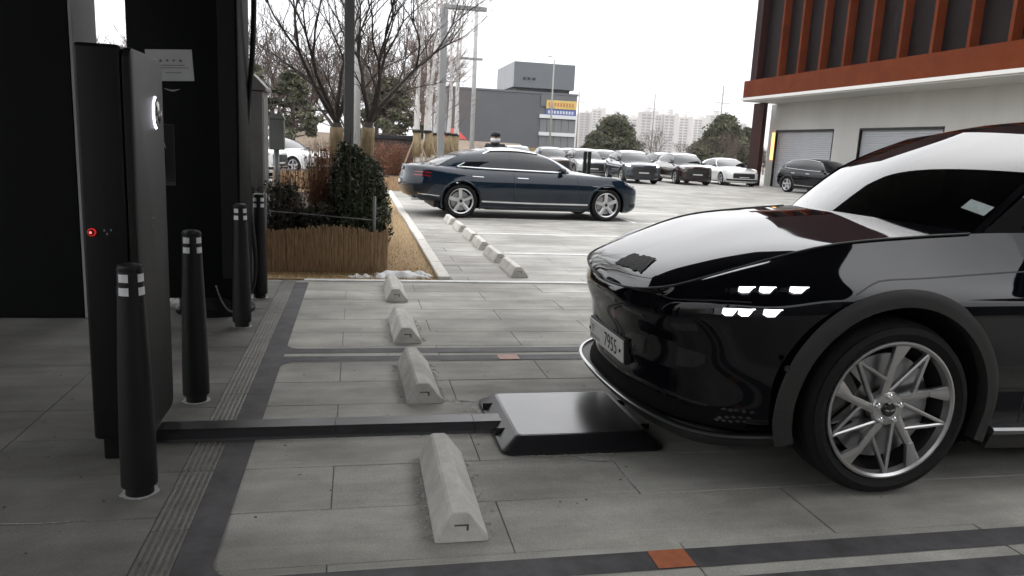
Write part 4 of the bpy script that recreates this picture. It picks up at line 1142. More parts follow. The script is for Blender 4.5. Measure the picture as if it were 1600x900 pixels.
for v, u0, u1 in ((.0, -.075, .1), (-.018, -.095, .125), (-.052, -.03, .065)):
    u = u0
    while u < u1:
        w = r.uniform(.006, .014); b.box(u, u+w, v-.003, v+.003, .0013, .0016, NM); u += w+.003
b.build('notice_print', mi, nt_)
b = MB()
for sg in (1, -1):
    for k in range(3): b.prism([(sg*.008, .004-.004*k), (sg*(.055-.012*k), .011-.005*k), (sg*(.05-.012*k), .007-.005*k), (sg*.008, .001-.004*k)], 'y', -.3045, -.302, Matrix.Translation((-.1, 0, 1.69)))
b.box(-.111, -.089, -.3046, -.302, 1.683, 1.694); b.build('wing_emblem', mat('emblem_grey', (.32, .32, .33), .35, .8), cab)
b = MB()
for x0, x1, z0, z1 in ((-.24, -.1, 1.442, 1.446), (-.24, -.1, 1.0, 1.004), (-.1, -.096, 1.0, 1.446)): b.box(x0, x1, -.3045, -.302, z0, z1)
b.build('screen_frame', mat('screen_frame', (.04, .035, .035), .4), cab)
MB().box(-.24, -.101, -.303, -.3015, 1.005, 1.441).build('screen', M_gloss, cab)
b = MB(); b.prism([(-.225, 1.30), (-.2, 1.39), (-.188, 1.39), (-.155, 1.27), (-.175, 1.30), (-.2, 1.315)], 'y', -.3055, -.303); b.build('screen_symbol', mat('screen_symbol', (.3, .3, .3), .4), cab)
b = MB(); b.prism([(-.2, 1.24), (-.19, 1.22), (-.17, 1.17), (-.19, 1.195)], 'y', -.3055, -.303); b.build('screen_symbol', MATS['screen_symbol'], cab)
# hanging cable
P = curve([(-.78, 6.15, 3.4), (-.775, 6.2, 3.0), (-.785, 6.35, 2.4), (-.835, 6.5, 1.85), (-.885, 6.55, 1.35), (-.885, 6.6, .95), (-.86, 6.65, .6), (-.845, 6.69, .3), (-.9, 6.66, .05), (-1.05, 6.5, .03), (-1.15, 6.3, .1)], 60)
b = MB(); b.tube([tuple(p) for p in P], .021, 10); o = b.build('charging_cable', M_black, None, True); tag(o, 'thick black charging cable hanging down beside the cabinet', 'cable')
b = MB(); b.bbox(-.86, -.72, 6.08, 6.22, 3.38, 3.62, .02); o = b.build('cable_boom', M_wall); tag(o, 'black overhead cable holder at the top of the cabinet', 'cable holder')
P = curve([(-1.05, 6.0, .25), (-1.0, 5.98, .12), (-.95, 5.99, .05), (-.86, 6.05, .02), (-.85, 6.3, .02)], 30)
o = MB().tube([tuple(p) for p in P], .006, 6).build('thin_wire', mat('wire_grey', (.12, .12, .12), .5), None, True); tag(o, 'thin grey wire looping at the foot of the cabinet', 'wire')

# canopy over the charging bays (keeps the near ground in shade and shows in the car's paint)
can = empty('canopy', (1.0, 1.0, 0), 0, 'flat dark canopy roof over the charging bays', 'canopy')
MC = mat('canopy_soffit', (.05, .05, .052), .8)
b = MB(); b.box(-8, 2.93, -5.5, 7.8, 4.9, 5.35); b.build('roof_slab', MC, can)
for x in (-6.5, 2.2):
    MB().bbox(x-.15, x+.15, -6.2, -5.9, .0, 4.9, .01).build('post', MC, can)
bw = empty('reflection_wall', (1, -10.5, 0), 0, 'pale wall closing the charging bays behind', 'wall'); b = MB(); b.box(-9, 22, -.4, 0, 0, 6.5); b.build('wall_core', mat('rear_wall_grey', (.07, .07, .07), .8), bw)  # unseen wall, added so the car's side reflects dark instead of open sky
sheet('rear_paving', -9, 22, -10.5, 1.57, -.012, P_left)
# ------------------------------------------------------------------ planter, hedges, boxes, lamp posts
def straw_mat(name, pts, h, parent, dens=.0105, seed=1, hv=.02):
    """row of upright reeds along a line, bound by two cords"""
    r = np.random.RandomState(seed); V = []; F = []
    for (a, b_) in zip(pts[:-1], pts[1:]):
        a, b_ = np.array(a), np.array(b_); l = np.linalg.norm(b_-a); t = (b_-a)/l; n_ = np.array([t[1], -t[0]]); k = int(l/dens)
        for i in range(k):
            p = a+t*(i+.5)*l/k; w = dens*.62; hh = h+r.uniform(-hv, hv)+.03*math.sin(i*.05); d = .007*r.uniform(.3, 1.3); ln = r.uniform(-.004, .004)
            m = len(V); q0, q1, q2 = p-t*w, p+t*w, p+n_*d
            V += [(*q0, 0), (*q1, 0), (*q2, 0), (*(q0+ln), hh), (*(q1+ln), hh), (*(q2+ln), hh)]; F += [(m, m+2, m+5, m+3), (m+2, m+1, m+4, m+5), (m+3, m+5, m+4)]
    o = MB().add(V, F).build(name, mat('reed_straw', (.22, .13, .068), .9, col2=(.5, .35, .21), vscale=60, stretch=(1, 1, .12), bump=.3, bscale=200), parent); return o
def leaf_cloud(n, fn, size, seed, shape='leaf'):
    r = np.random.RandomState(seed); V = []; F = []
    for i in range(n):
        p = Vector(fn(r)); s_ = size*r.uniform(.6, 1.35)
        d = Vector(r.normal(size=3)).normalized(); u = d.orthogonal().normalized(); u = (Matrix.Rotation(r.uniform(0, 6.3), 3, d) @ u); w = d.cross(u); m = len(V)
        if shape == 'leaf': V += [p-u*s_, p+w*s_*.42+d*s_*.12, p+u*s_, p-w*s_*.42+d*s_*.12]; F.append((m, m+1, m+2, m+3))
        else: V += [p-w*s_*.06, p+w*s_*.06, p+u*s_]; F.append((m, m+1, m+2))
    return V, F
M_leaf = mat('hedge_leaf', (.016, .026, .01), .5, col2=(.075, .095, .036), vscale=18, spec=.5)
M_leafd = mat('dark_shrub_leaf', (.022, .024, .013), .55, col2=(.065, .06, .032), vscale=20)
M_leafred = mat('bronze_leaf', (.09, .03, .014), .7, col2=(.24, .1, .05), vscale=16)
M_twig = mat('twig_bark', (.045, .034, .028), .9, col2=(.1, .08, .065), vscale=20)
M_redtwig = mat('red_twig', (.13, .055, .03), .85, col2=(.26, .13, .075), vscale=12)
M_bark = mat('tree_bark', (.035, .029, .026), .9, col2=(.085, .07, .06), vscale=10, bump=.5, bscale=60)

planter = empty('planter_bed', (-.3, 8.07, 0), 0, 'planting bed wrapped in a brown reed mat below the hedge', 'planter')
sm_ = straw_mat('reed_mat', [(-1.6, 0), (.44, 0)], .47, planter, seed=1); sm_['label'] = 'brown reed mat along the front of the bed'; sm_['kind'] = 'stuff'
sm_ = straw_mat('reed_mat', [(.44, .0), (.63, -.02), (.63, 6.5)], .45, planter, seed=2, dens=.012); sm_['kind'] = 'stuff'
b = MB(); b.box(-1.6, .6, .03, 6.5, .0, .40); b.build('soil', mat('bed_soil', (.04, .03, .022), .95, var=.3, vscale=8), planter)
b = MB()
for x in (-.62, .49): b.tube([(x, .05, 0), (x, .045, .82)], .016, 8)
b.tube([(-.62, .03, .64), (.49, .03, .57), (.57, .6, .56), (.6, 2.0, .55)], .0032, 6)
b.build('support_frame', mat('frame_alu', (.22, .22, .22), .45, .5), planter, True)

def hedge(name, loc, dims, n, size, leafm, twigm, label, group, seed, twigs=40, taper=.25, tm_r=.004, shape='leaf', zmin=.35, fill=.42):
    root = empty(name, loc, 0, label, 'shrub', group); r = np.random.RandomState(seed); dx, dy, h = dims
    ph = r.uniform(0, 6, 6)
    def fn(r_):
        while True:
            z = r_.uniform(zmin, h); f = (z-zmin)/(h-zmin); a = r_.uniform(0, 2*PI)
            rad = (1-taper*f-.35*max(0, f-.6)**1.2*2)*(.86+.2*math.sin(3*a+ph[0])+.12*math.sin(7*a+ph[1]+z*9))
            q = r_.rand()**fill
            x, y = math.cos(a)*q*rad*dx, math.sin(a)*q*rad*dy
            if abs(x) <= dx*1.1: return (x, y, z+.05*math.sin(9*x+ph[2])+.04*math.sin(15*a))
    V, F = leaf_cloud(n, fn, size, seed, shape); MB().add(V, F).build('foliage', leafm, root, fix=False)
    b = MB()
    for i in range(twigs):
        a = r.uniform(0, 2*PI); q = r.uniform(.1, .95); x, y = math.cos(a)*q*dx, math.sin(a)*q*dy; hh = h*r.uniform(.75, 1.12)
        b.tube([(x*.5, y*.5, .0), (x*.75+r.uniform(-.03, .03), y*.75, hh*.45), (x+r.uniform(-.05, .05), y, hh)], [tm_r*1.4, tm_r, tm_r*.35], 4, False)
    b.build('stems', twigm, root, fix=False)
    return root
hedge('evergreen_shrub', (-.07, 8.42, 0), (.33, .30, 1.36), 7800, .024, M_leaf, M_twig, 'dense dark evergreen shrub with a pointed top behind the reed mat', 'shrubs in the planter', 21, 40, .45)
hedge('evergreen_shrub', (.13, 8.75, 0), (.27, .45, 1.16), 7000, .024, M_leaf, M_twig, 'evergreen shrub at the kerb side corner of the planter', 'shrubs in the planter', 22, 30, .3)
hedge('evergreen_shrub', (.16, 10.0, 0), (.28, .9, 1.0), 6000, .026, M_leaf, M_twig, 'evergreen shrub farther back along the kerb side of the planter', 'shrubs in the planter', 26, 30, .3)
hedge('dark_shrub', (-.78, 8.36, 0), (.25, .22, .93), 2600, .022, M_leafd, M_twig, 'thin dark shrub in front of the grey meter box', 'shrubs in the planter', 23, 70, .1)
hedge('dark_shrub', (-1.15, 8.45, 0), (.22, .22, .85), 1800, .022, M_leafd, M_twig, 'sparse dark shrub behind the farthest bollard', 'shrubs in the planter', 27, 60, .1)
hedge('dark_shrub', (-.45, 8.30, 0), (.3, .18, .68), 2400, .022, M_leafd, M_twig, 'low dark undergrowth shrub below the red stems', 'shrubs in the planter', 24, 40, .1)
hedge('red_shrub', (-.37, 8.62, 0), (.2, .24, 1.22), 420, .024, M_leafred, M_redtwig, 'rusty red leafless shrub in the middle of the planter', 'shrubs in the planter', 25, 300, -.25, .0024)
hedge('red_shrub', (-.72, 8.75, 0), (.22, .2, 1.02), 260, .022, M_leafred, M_redtwig, 'low red twiggy shrub behind the thin dark shrubs', 'shrubs in the planter', 35, 220, -.2, .0024)
hedge('red_shrub', (-.5, 10.6, 0), (.3, .4, 1.3), 120, .02, M_leafred, mat('tan_twig', (.22, .15, .08), .9, col2=(.38, .28, .17), vscale=12), 'straw coloured tall twiggy shrub behind the planter', 'shrubs in the planter', 29, 120, -.2, .003)
hedge('red_shrub', (1.05, 23.6, 0), (.85, .8, 1.32), 2200, .035, M_leafred, M_redtwig, 'reddish brown shrub beyond the tail of the navy saloon', 'shrubs beyond the saloon', 31, 420, -.1, .004)
hedge('red_shrub', (-.35, 24.2, 0), (.8, .8, 1.2), 1800, .035, M_leafred, M_redtwig, 'reddish brown shrub half hidden behind the evergreen hedge', 'shrubs beyond the saloon', 32, 380, -.1, .004)
p2_ = empty('far_planter', (.9, 22.2, 0), 0, 'low tan wrapped planter edge beyond the end of the kerb', 'planter')
o = straw_mat('reed_mat', [(-3.2, 0), (.72, 0), (.9, 3.0)], .42, p2_, dens=.03, seed=5); o['kind'] = 'stuff'
MB().box(-3.2, .7, .04, 3, 0, .4).build('soil', MATS['bed_soil'], p2_)

M_greybox = mat('grey_green_enamel', (.25, .27, .262), .5, var=.1, vscale=6)
uc = empty('utility_cabinet', (-1.12, 8.9, 0), 0, 'tall pale grey cabinet with a sloped cap behind the hanging cable', 'cabinet')
MU = mat('cabinet_grey', (.29, .285, .275), .6, var=.12, vscale=4)
MB().bbox(-.1, .125, -.25, .25, .05, 1.86, .006).build('housing', MU, uc)
MB().prism([(-.14, 1.87), (.165, 1.87), (.165, 1.90), (.02, 2.05), (-.14, 2.05)], 'y', -.29, .29).build('cap', MU, uc)
MB().bbox(-.12, .145, -.27, .27, 0, .06, .004).build('base', MATS['galvanised'], uc)
MB().bbox(.125, .131, -.2, .2, .15, 1.8, .002).build('door', MU, uc)
mb_ = empty('meter_box', (-.93, 9.5, 0), 0, 'small grey green meter box on a post above the hedge', 'meter box')
MB().bbox(-.09, .085, -.06, .06, 1.24, 1.60, .008).build('housing', M_greybox, mb_)
MB().prism([(-.1, 1.60), (.095, 1.60), (.06, 1.66), (-.065, 1.66)], 'y', -.08, .08).build('cap', M_greybox, mb_)
MB().tube([(-.01, 0, 0), (-.01, 0, 1.24)], .032, 10).build('post', M_greybox, mb_, True)

M_pole = mat('pole_grey', (.28, .285, .29), .5, .2, var=.08, vscale=2)
def lamp_post(x, y, w, h, arm, label):
    r_ = empty('lamp_post', (x, y, 0), R(0), label, 'lamp post', 'flat-armed lamp posts')
    MB().bbox(-w/2, w/2, -w/2, w/2, .02, h, .006).build('pole', M_pole, r_)
    MB().bbox(-w*.2, arm, -w*.55, w*.55, h, h+.09, .006).build('lamp_arm', M_pole, r_)
    MB().box(arm*.45, arm-.06, -w*.4, w*.4, h-.006, h-.001).build('lamp_lens', M_lens, r_)
    MB().bbox(-w*1.1, w*1.1, -w*1.1, w*1.1, 0, .025, .004).build('base_plate', MATS['galvanised'], r_)
lamp_post(-.095, 9.35, .118, 5.2, .9, 'grey square lamp post rising straight out of the planter')
lamp_post(2.0, 18.6, .155, 4.55, 1.0, 'grey lamp post with a flat arm behind the saloon roof')
lamp_post(4.08, 32.0, .14, 4.88, 1.0, 'shorter looking grey lamp post with a flat arm beside the white pole')
# ------------------------------------------------------------------ person
def person(x, y, rz):
    root = empty('person', (x, y, 0), rz, 'person in black cap, white face mask and dark coat standing behind the navy saloon', 'person')
    J = dict(pel=(0, 0, .92), waist=(0, 0, 1.08), chest=(0, -.01, 1.27), neck=(0, 0, 1.42), nk2=(0, .0, 1.47),
             sl=(.17, 0, 1.38), el=(.23, .03, 1.12), wl=(.22, -.06, .9), sr=(-.17, 0, 1.38), er=(-.23, .03, 1.12), wr=(-.22, -.06, .9),
             hl=(.09, 0, .88), kl=(.1, -.015, .48), al=(.1, .02, .08), fl=(.11, -.13, .035), hr=(-.09, 0, .88), kr=(-.1, -.01, .48), ar=(-.1, .02, .08), fr=(-.11, -.13, .035))
    Rr = dict(pel=.15, waist=.145, chest=.165, neck=.07, nk2=.05, sl=.075, el=.055, wl=.042, sr=.075, er=.055, wr=.042, hl=.095, kl=.065, al=.045, fl=.035, hr=.095, kr=.065, ar=.045, fr=.035)
    E = [('pel', 'waist'), ('waist', 'chest'), ('chest', 'neck'), ('neck', 'nk2'), ('chest', 'sl'), ('sl', 'el'), ('el', 'wl'), ('chest', 'sr'), ('sr', 'er'), ('er', 'wr'),
         ('pel', 'hl'), ('hl', 'kl'), ('kl', 'al'), ('al', 'fl'), ('pel', 'hr'), ('hr', 'kr'), ('kr', 'ar'), ('ar', 'fr')]
    def skin(J, Rr, E, rootn, name, m, lev=2):
        K = list(J); me = bpy.data.meshes.new(name); me.from_pydata([J[k] for k in K], [(K.index(a), K.index(b_)) for a, b_ in E], [])
        o = bpy.data.objects.new(name, me); COL.objects.link(o)
        md = o.modifiers.new('s', 'SKIN'); sd = o.modifiers.new('d', 'SUBSURF'); sd.levels = sd.render_levels = lev
        for i, k in enumerate(K):
            v = me.skin_vertices[0].data[i]; v.radius = (Rr[k], Rr[k]); v.use_root = (k == rootn)
        dg = bpy.context.evaluated_depsgraph_get(); m2 = bpy.data.meshes.new_from_object(o.evaluated_get(dg)); bpy.data.objects.remove(o)
        m2.materials.clear(); m2.materials.append(m); m2.polygons.foreach_set('use_smooth', [True]*len(m2.polygons)); return put(name, m2, root)
    skin(J, Rr, E, 'pel', 'body', mat('dark_coat', (.012, .012, .014), .8, var=.2, vscale=14))
    sk = mat('skin', (.5, .33, .25), .55)
    for sg in (1, -1):
        Jh = dict(w=(sg*.22, -.06, .9), p=(sg*.222, -.075, .84)); Rh = dict(w=.03, p=.034); Eh = [('w', 'p')]
        for i in range(4):
            bx = -.03+.02*i; l = (.06, .075, .07, .055)[i]
            Jh[f'a{i}'] = (sg*.222, -.075+bx, .81); Jh[f'b{i}'] = (sg*.216, -.08+bx, .81-l*.55); Jh[f'c{i}'] = (sg*.205, -.085+bx, .81-l)
            for q in 'abc': Rh[f'{q}{i}'] = .009
            Eh += [('p', f'a{i}'), (f'a{i}', f'b{i}'), (f'b{i}', f'c{i}')]
        Jh['t'] = (sg*.2, -.115, .85); Jh['t2'] = (sg*.19, -.13, .815); Rh['t'] = .011; Rh['t2'] = .009; Eh += [('p', 't'), ('t', 't2')]
        skin(Jh, Rh, Eh, 'p', 'hand', sk, 1)
    bm = bmesh.new(); bmesh.ops.create_uvsphere(bm, u_segments=24, v_segments=16, radius=1)
    for v in bm.verts:
        x_, y_, z_ = v.co; k = 1-.22*max(0, -z_)**1.3
        fy = y_*(.098 if y_ > 0 else .1); 
        if y_ < -.6 and -.25 < z_ < .1 and abs(x_) < .2: fy -= .022*(1-abs(x_)/.2)
        v.co = Vector((x_*.086*k, fy*1.1*k+.0, 1.56+z_*.118))
    me = bpy.data.meshes.new('head'); bm.to_mesh(me); bm.free(); me.materials.append(sk); me.polygons.foreach_set('use_smooth', [True]*len(me.polygons)); hd = put('head', me, root)
    b = MB()
    for sg in (1, -1): b.lathe([(.001, 0), (.014, .003), (.02, .012), (.012, .02)], 10, Matrix.Translation((sg*.072, .01, 1.555))@Matrix.Rotation(R(90*sg), 4, 'Y'))
    b.build('ears', sk, hd, True)
    b = MB()
    for sg in (1, -1): b.lathe([(.008, -.004), (.009, 0), (.001, .002)], 8, Matrix.Translation((sg*.03, -.094, 1.572))@Matrix.Rotation(R(90), 4, 'X'))
    b.build('eyes', M_black, hd)
    V = []; n = 16
    for i in range(n+1):
        a = R(-80)+R(160)*i/n
        for z, rr_ in ((1.545, .107), (1.51, .116), (1.475, .1), (1.455, .082)): V.append((math.sin(a)*rr_*.95, -math.cos(a)*rr_*1.15-.002, z))
    MB().add(V, [(4*i+j, 4*i+j+1, 4*i+j+5, 4*i+j+4) for i in range(n) for j in range(3)]).build('face_mask', mat('mask_white', (.8, .8, .8), .7), root, True)
    prof = [(.1, 1.585), (.104, 1.60), (.1, 1.645), (.08, 1.68), (.045, 1.697), (.001, 1.70)]
    b = MB(); b.lathe(prof, 24); b.V = [(x_*1.02, y_*1.2+.003, z_) for x_, y_, z_ in b.V]; b.build('cap', M_matt, root, True, sharp=50)
    V = []
    for i in range(13):
        a = R(-55)+R(110)*i/12
        V += [(math.sin(a)*.082, -math.cos(a)*.104, 1.595), (math.sin(a)*.088, -math.cos(a)*.1-.065*math.cos(a*1.3), 1.588), (math.sin(a)*.082, -math.cos(a)*.104, 1.587)]
    MB().add(V, [q for i in range(12) for q in ((3*i, 3*i+1, 3*i+4, 3*i+3), (3*i+1, 3*i+2, 3*i+5, 3*i+4))]).build('cap_peak', M_matt, root, True)
    b = MB(); b.lathe([(.085, 1.40), (.098, 1.43), (.09, 1.47), (.078, 1.465)], 20, cap=False); b.build('collar', MATS['dark_coat'], root, True)
    return root
person(3.1, 17.2, R(-8)).scale = (1.08, 1.08, 1.025)
# twin post bollard beyond the saloon
tp = empty('twin_post', (7.72, 25, 0), 0, 'pair of slim black posts standing behind the saloon bonnet', 'post')
for dx in (-.075, .075):
    MB().bbox(dx-.055, dx+.055, -.05, .05, .02, 1.39, .01).build('post', M_matt, tp)
MB().bbox(-.16, .16, -.09, .09, 0, .03, .004).build('base_plate', M_matt, tp)
# ------------------------------------------------------------------ trees
def grow(b, p, d, ln, rad, dep, r, spread=.55, up=.18, kids=(2, 3), sides=5, shrink=.74, side=.6, minr=.0025):
    n = 4 if dep > 1 else 3; pts = [p]; rs = [rad]; q = p.copy(); dd = d.copy(); bend = Vector(r.normal(0, .1, 3))
    for i in range(n):
        dd = (dd+bend*.55+Vector(r.normal(0, .07, 3))+Vector((0, 0, up*.35))).normalized(); q = q+dd*ln/n; pts.append(q.copy()); rs.append(max(minr*.6, rad*(1-.42*(i+1)/n)))
    b.tube(pts, rs, sides if dep > 1 else 3, False)
    if dep == 0: return
    k = r.randint(kids[0], kids[1]+1)
    for i in range(k):
        ax = dd.orthogonal().normalized(); ax = Matrix.Rotation(2*PI*(i+r.rand()*.6)/k, 3, dd) @ ax
        nd = (Matrix.Rotation(spread*r.uniform(.45, 1.1), 3, ax) @ dd)
        grow(b, q, (nd+Vector((0, 0, up))).normalized(), ln*shrink*r.uniform(.8, 1.15), max(minr, rs[-1]*.85), dep-1, r, spread, up, kids, sides, shrink, side, minr)
    for i in range(1, n):
        if r.rand() < side:
            ax = dd.orthogonal().normalized(); ax = Matrix.Rotation(r.uniform(0, 6.28), 3, dd) @ ax
            nd = Matrix.Rotation(r.uniform(.5, 1.0), 3, ax) @ dd
            grow(b, pts[i], (nd+Vector((0, 0, up))).normalized(), ln*shrink*r.uniform(.5, .85), max(minr, rs[i]*.5), max(0, dep-2), r, spread, up, kids, sides, shrink, side*.8, minr)
M_wrap = mat('straw_wrap', (.17, .125, .07), .95, col2=(.31, .24, .14), vscale=40, stretch=(1, 1, .2), bump=.6, bscale=120)
def bare_tree(loc, limbs, seed, label, trunk_h, trunk_r, dep, ln, wrap=None, m=None, group='bare trees behind the planter', name='bare_tree', **kw):
    root = empty(name, loc, 0, label, 'tree', group); r = np.random.RandomState(seed)
    lean = kw.pop('lean', (0, 0))
    t = MB(); tip = Vector((lean[0], lean[1], trunk_h))
    t.tube([(0, 0, -.02), (lean[0]*.3, lean[1]*.3, trunk_h*.4), tip*1.0], [trunk_r*1.25, trunk_r, trunk_r*.92], 8); t.build('trunk', m or M_bark, root, True, fix=False)
    b = MB()
    for (dx, dy, dz, k) in limbs: grow(b, tip.copy(), Vector((dx, dy, dz)).normalized(), ln*k, trunk_r*.5*min(1, k+.1), dep, r, **kw)
    b.build('crown', m or M_bark, root, True, fix=False)
    if wrap:
        z0, z1 = wrap; w = MB(); f0, f1 = z0/trunk_h, z1/trunk_h
        def at(z): f = z/trunk_h; return (lean[0]*f, lean[1]*f, z)
        w.tube([at(z0), at((z0*2+z1)/3), at((z0+2*z1)/3), at(z1)], [trunk_r*1.2, trunk_r*1.32, trunk_r*1.3, trunk_r*1.2], 14); w.build('straw_wrap', M_wrap, root, True)
    return root
bare_tree((-.28, 11.0, 0), [(-.75, .1, .8, 1.15), (-.3, -.2, 1, 1.0), (.05, .25, 1, 1.05), (-.45, .5, .9, .9), (.4, -.1, 1, .85)], 5, 'bare multi-stemmed tree with a straw wrapped trunk, tree nearer the black cabinet', 1.62, .075, 5, .92, (1.1, 1.56), spread=.55, up=.12)
bare_tree((.1, 11.2, 0), [(.7, .1, .75, 1.15), (.25, -.1, 1, 1.0), (-.1, .2, 1, 1.0), (.5, .5, .9, .9), (.55, -.35, .9, .95)], 8, 'bare spreading tree with a straw wrapped trunk leaning towards the saloon', 1.66, .075, 5, .92, (1.1, 1.58), spread=.55, up=.12, lean=(.06, 0))
# birches with stakes
M_birch = mat('birch_bark', (.5, .48, .46), .8, col2=(.72, .7, .68), vscale=7, stretch=(1, 1, .35))
M_birchtwig = mat('birch_twig', (.17, .13, .11), .9)
def birch(x, y, seed, h, lean, label, stakes=True, leaves=26):
    root = empty('birch_tree', (x, y, 0), 0, label, 'tree', 'birches beside the saloon'); r = np.random.RandomState(seed)
    pts = [Vector((lean*z/h+.04*math.sin(z*1.3+seed), .03*math.sin(z+seed), z)) for z in np.linspace(0, h, 10)]
    t = MB(); t.tube(pts, list(np.linspace(.085, .02, 10)), 8, False); t.build('trunk', M_birch, root, True, fix=False)
    b = MB()
    for i in range(46):
        z = r.uniform(1.9, h); k = int(z/h*9); p = pts[k].lerp(pts[min(9, k+1)], z/h*9-k); a = r.uniform(0, 6.28); l = r.uniform(.35, .95)*(1.15-z/h*.6)
        grow(b, p, Vector((math.cos(a), math.sin(a), .75)).normalized(), l, .011, 1, r, .5, .06, (2, 3), 3, .6, .7, .0028)
    b.build('branches', M_birchtwig, root, True, fix=False)
    V, F = leaf_cloud(leaves, lambda q: (lean*.6+q.normal(0, .5), q.normal(0, .4), q.uniform(2.2, h)), .035, seed); MB().add(V, F).build('dead_leaves', mat('dead_leaf', (.16, .1, .06), .9), root, fix=False)
    w = MB(); w.tube([(0, 0, 1.0), (0, 0, 1.3), (lean*.2, 0, 1.72)], [.12, .125, .11], 12); w.build('straw_wrap', M_wrap, root, True)
    if stakes:
        for a in (210, 330, 90):
            s_ = MB(); s_.tube([(math.cos(R(a))*.75, math.sin(R(a))*.75, 0), (math.cos(R(a))*.06, math.sin(R(a))*.06, 1.55)], .026, 6); s_.build('stake', mat('stake_wood', (.24, .17, .11), .9), root, True)
    b = MB(); b.lathe([(.13, 1.7), (.14, 1.74), (.13, 1.78)], 12); b.build('tie_band', M_black, root, True)
for i, (x, y, sd, h, ln_, lb, st) in enumerate(((1.72, 22.6, 1, 6.2, .1, 'white birch with stakes, first from the red shrub', True), (2.06, 22.8, 2, 6.6, .2, 'white birch with a straw band, second from the red shrub', True), (2.2, 24.4, 3, 6.4, -.1, 'thin white birch close behind the flat-armed lamp post', False),
        (2.98, 25.5, 4, 6.6, .05, 'white birch to the saloon side of the flat-armed lamp post', True), (3.3, 26.5, 5, 6.0, .1, 'slender birch second beyond the lamp post', False), (3.75, 29.5, 6, 6.8, .1, 'birch just before the shorter lamp post', False), (2.55, 23.6, 7, 6.7, -.15, 'white birch right beside the flat-armed post', False), (2.75, 27.5, 8, 6.9, .1, 'birch farther back between the two lamp posts', False), (1.95, 25.6, 9, 7.0, -.05, 'birch behind the two staked ones', False))): birch(x, y, sd, h, ln_, lb, st)

# distant trees
def far_tree_meshes(seed, h, m, dep=4):
    r = np.random.RandomState(seed); t = MB(); t.tube([(0, 0, 0), (.1, 0, h*.2), (.05, .1, h*.34)], [.16, .13, .11], 6, False); b = MB()
    for i in range(5):
        a = 2*PI*i/5+r.rand(); grow(b, Vector((.05, .1, h*(.2+.035*i))), Vector((math.cos(a)*.55, math.sin(a)*.55, 1)).normalized(), h*.24, .08, dep, r, .5, .1, (2, 3), 4, .74, .75, .017)
    return t, b
M_fartree = mat('far_bark', (.1, .075, .062), .95)
root0 = None; pos = []
r = np.random.RandomState(77)
protos = []
for sd in (3, 14, 25):
    ro = empty('far_tree', (0, 0, 0), 0, 'bare brown tree in the wood behind the planter', 'tree', 'bare trees of the far wood'); t, b = far_tree_meshes(sd, 8.5, M_fartree)
    t.build('trunk', M_fartree, ro, True, fix=False); b.build('crown', M_fartree, ro, True, fix=False); protos.append([ro, False])
for i in range(34):
    if i < 24: y = r.uniform(52, 82); x = -15+19*i/24+r.uniform(-1, 1)
    else: y = r.uniform(60, 90); x = np.interp(y, [60, 90], [24, 34])+(i-24)*2.6-4
    pr = protos[i % 3]
    o = pr[0] if not pr[1] else copy_tree(pr[0]); pr[1] = True; o.name = 'far_tree'
    s_ = r.uniform(.85, 1.25) if i < 24 else r.uniform(.31, .5)
    o.location = (x, y, 0); o.rotation_euler = (0, 0, r.uniform(0, 6.28)); o.scale = (s_*1.15, s_*1.15, s_)
    if i >= 24: o['label'] = 'low bare brown tree between the far pines'; o['group'] = 'low bare trees among the pines'
bare_tree((5.2, 62, 0), [(.3, .1, 1, 1), (-.3, .2, 1, 1), (.1, -.3, 1, 1), (-.2, -.2, 1, 1), (.35, .3, .9, .9), (-.45, 0, .8, .9), (.5, -.1, .8, .9)], 44, 'tall reddish bare tree with a round crown behind the birches', 3.6, .2, 4, 2.1, None, mat('reddish_bark', (.15, .085, .065), .95), 'bare trees of the far wood', spread=.6, up=.1, minr=.02, kids=(3, 3))
M_needle = mat('pine_needles', (.045, .055, .03), .8, col2=(.13, .125, .075), vscale=1.2)
def pine(x, y, h, w, seed, label, base=.3, group='pines in the distance', n=64, flat=.55, per=210, sz=.2):
    root = empty('pine_tree', (x, y, 0), 0, label, 'tree', group); r = np.random.RandomState(seed)
    t = MB(); t.tube([(0, 0, 0), (.15, .05, h*.45), (.05, 0, h*.9)], [.2, .14, .05], 7, False); V = []; F = []; br = MB()
    for i in range(n):
        f = base+(1-base)*((i+.5)/n); a = i*2.4+r.uniform(-.3, .3); prof = (1-((f-base)/(1-base))**1.6)*.92+.12
        rad = w*prof*r.uniform(.35, 1.0); c = Vector((math.cos(a)*rad, math.sin(a)*rad, h*f+r.uniform(-.12, .12)*h*.3)); cs = w*.24*r.uniform(.6, 1.25)
        br.tube([(0.08, 0, c.z-.25*h*.2), c], [.05, .015], 4, False)
        def fn(q, c=c, cs=cs):
            d = q.normal(size=3); d /= np.linalg.norm(d); k = q.rand()**.4*cs; return (c.x+d[0]*k, c.y+d[1]*k, c.z+d[2]*k*flat)
        v, f_ = leaf_cloud(per, fn, sz*h/6, seed*100+i, 'leaf'); o = len(V); V += v; F += [tuple(k+o for k in q) for q in f_]
    br.V and t.add(br.V, br.F)
    t.build('trunk', M_fartree, root, True, fix=False); MB().add(V, F).build('crown', M_needle, root, fix=False); return root
pine(26.6, 77, 5.0, 3.4, 1, 'dark pine with a pointed top above the slate car', .15)
pine(24.0, 75, 3.3, 2.2, 2, 'low pine on the building side of the pointed pine', .12)
pine(36.6, 72, 5.3, 3.6, 3, 'broad round evergreen above the white saloon', .12, n=84, flat=.7)
pine(40.2, 74, 4.4, 2.4, 4, 'evergreen tucked against the dark red pillar', .15, flat=.8)
pine(-6.0, 42, 5.2, 2.4, 5, 'loose layered pine behind the grey meter box', .3, 'pines behind the planter', 34, .3, 130, .22)
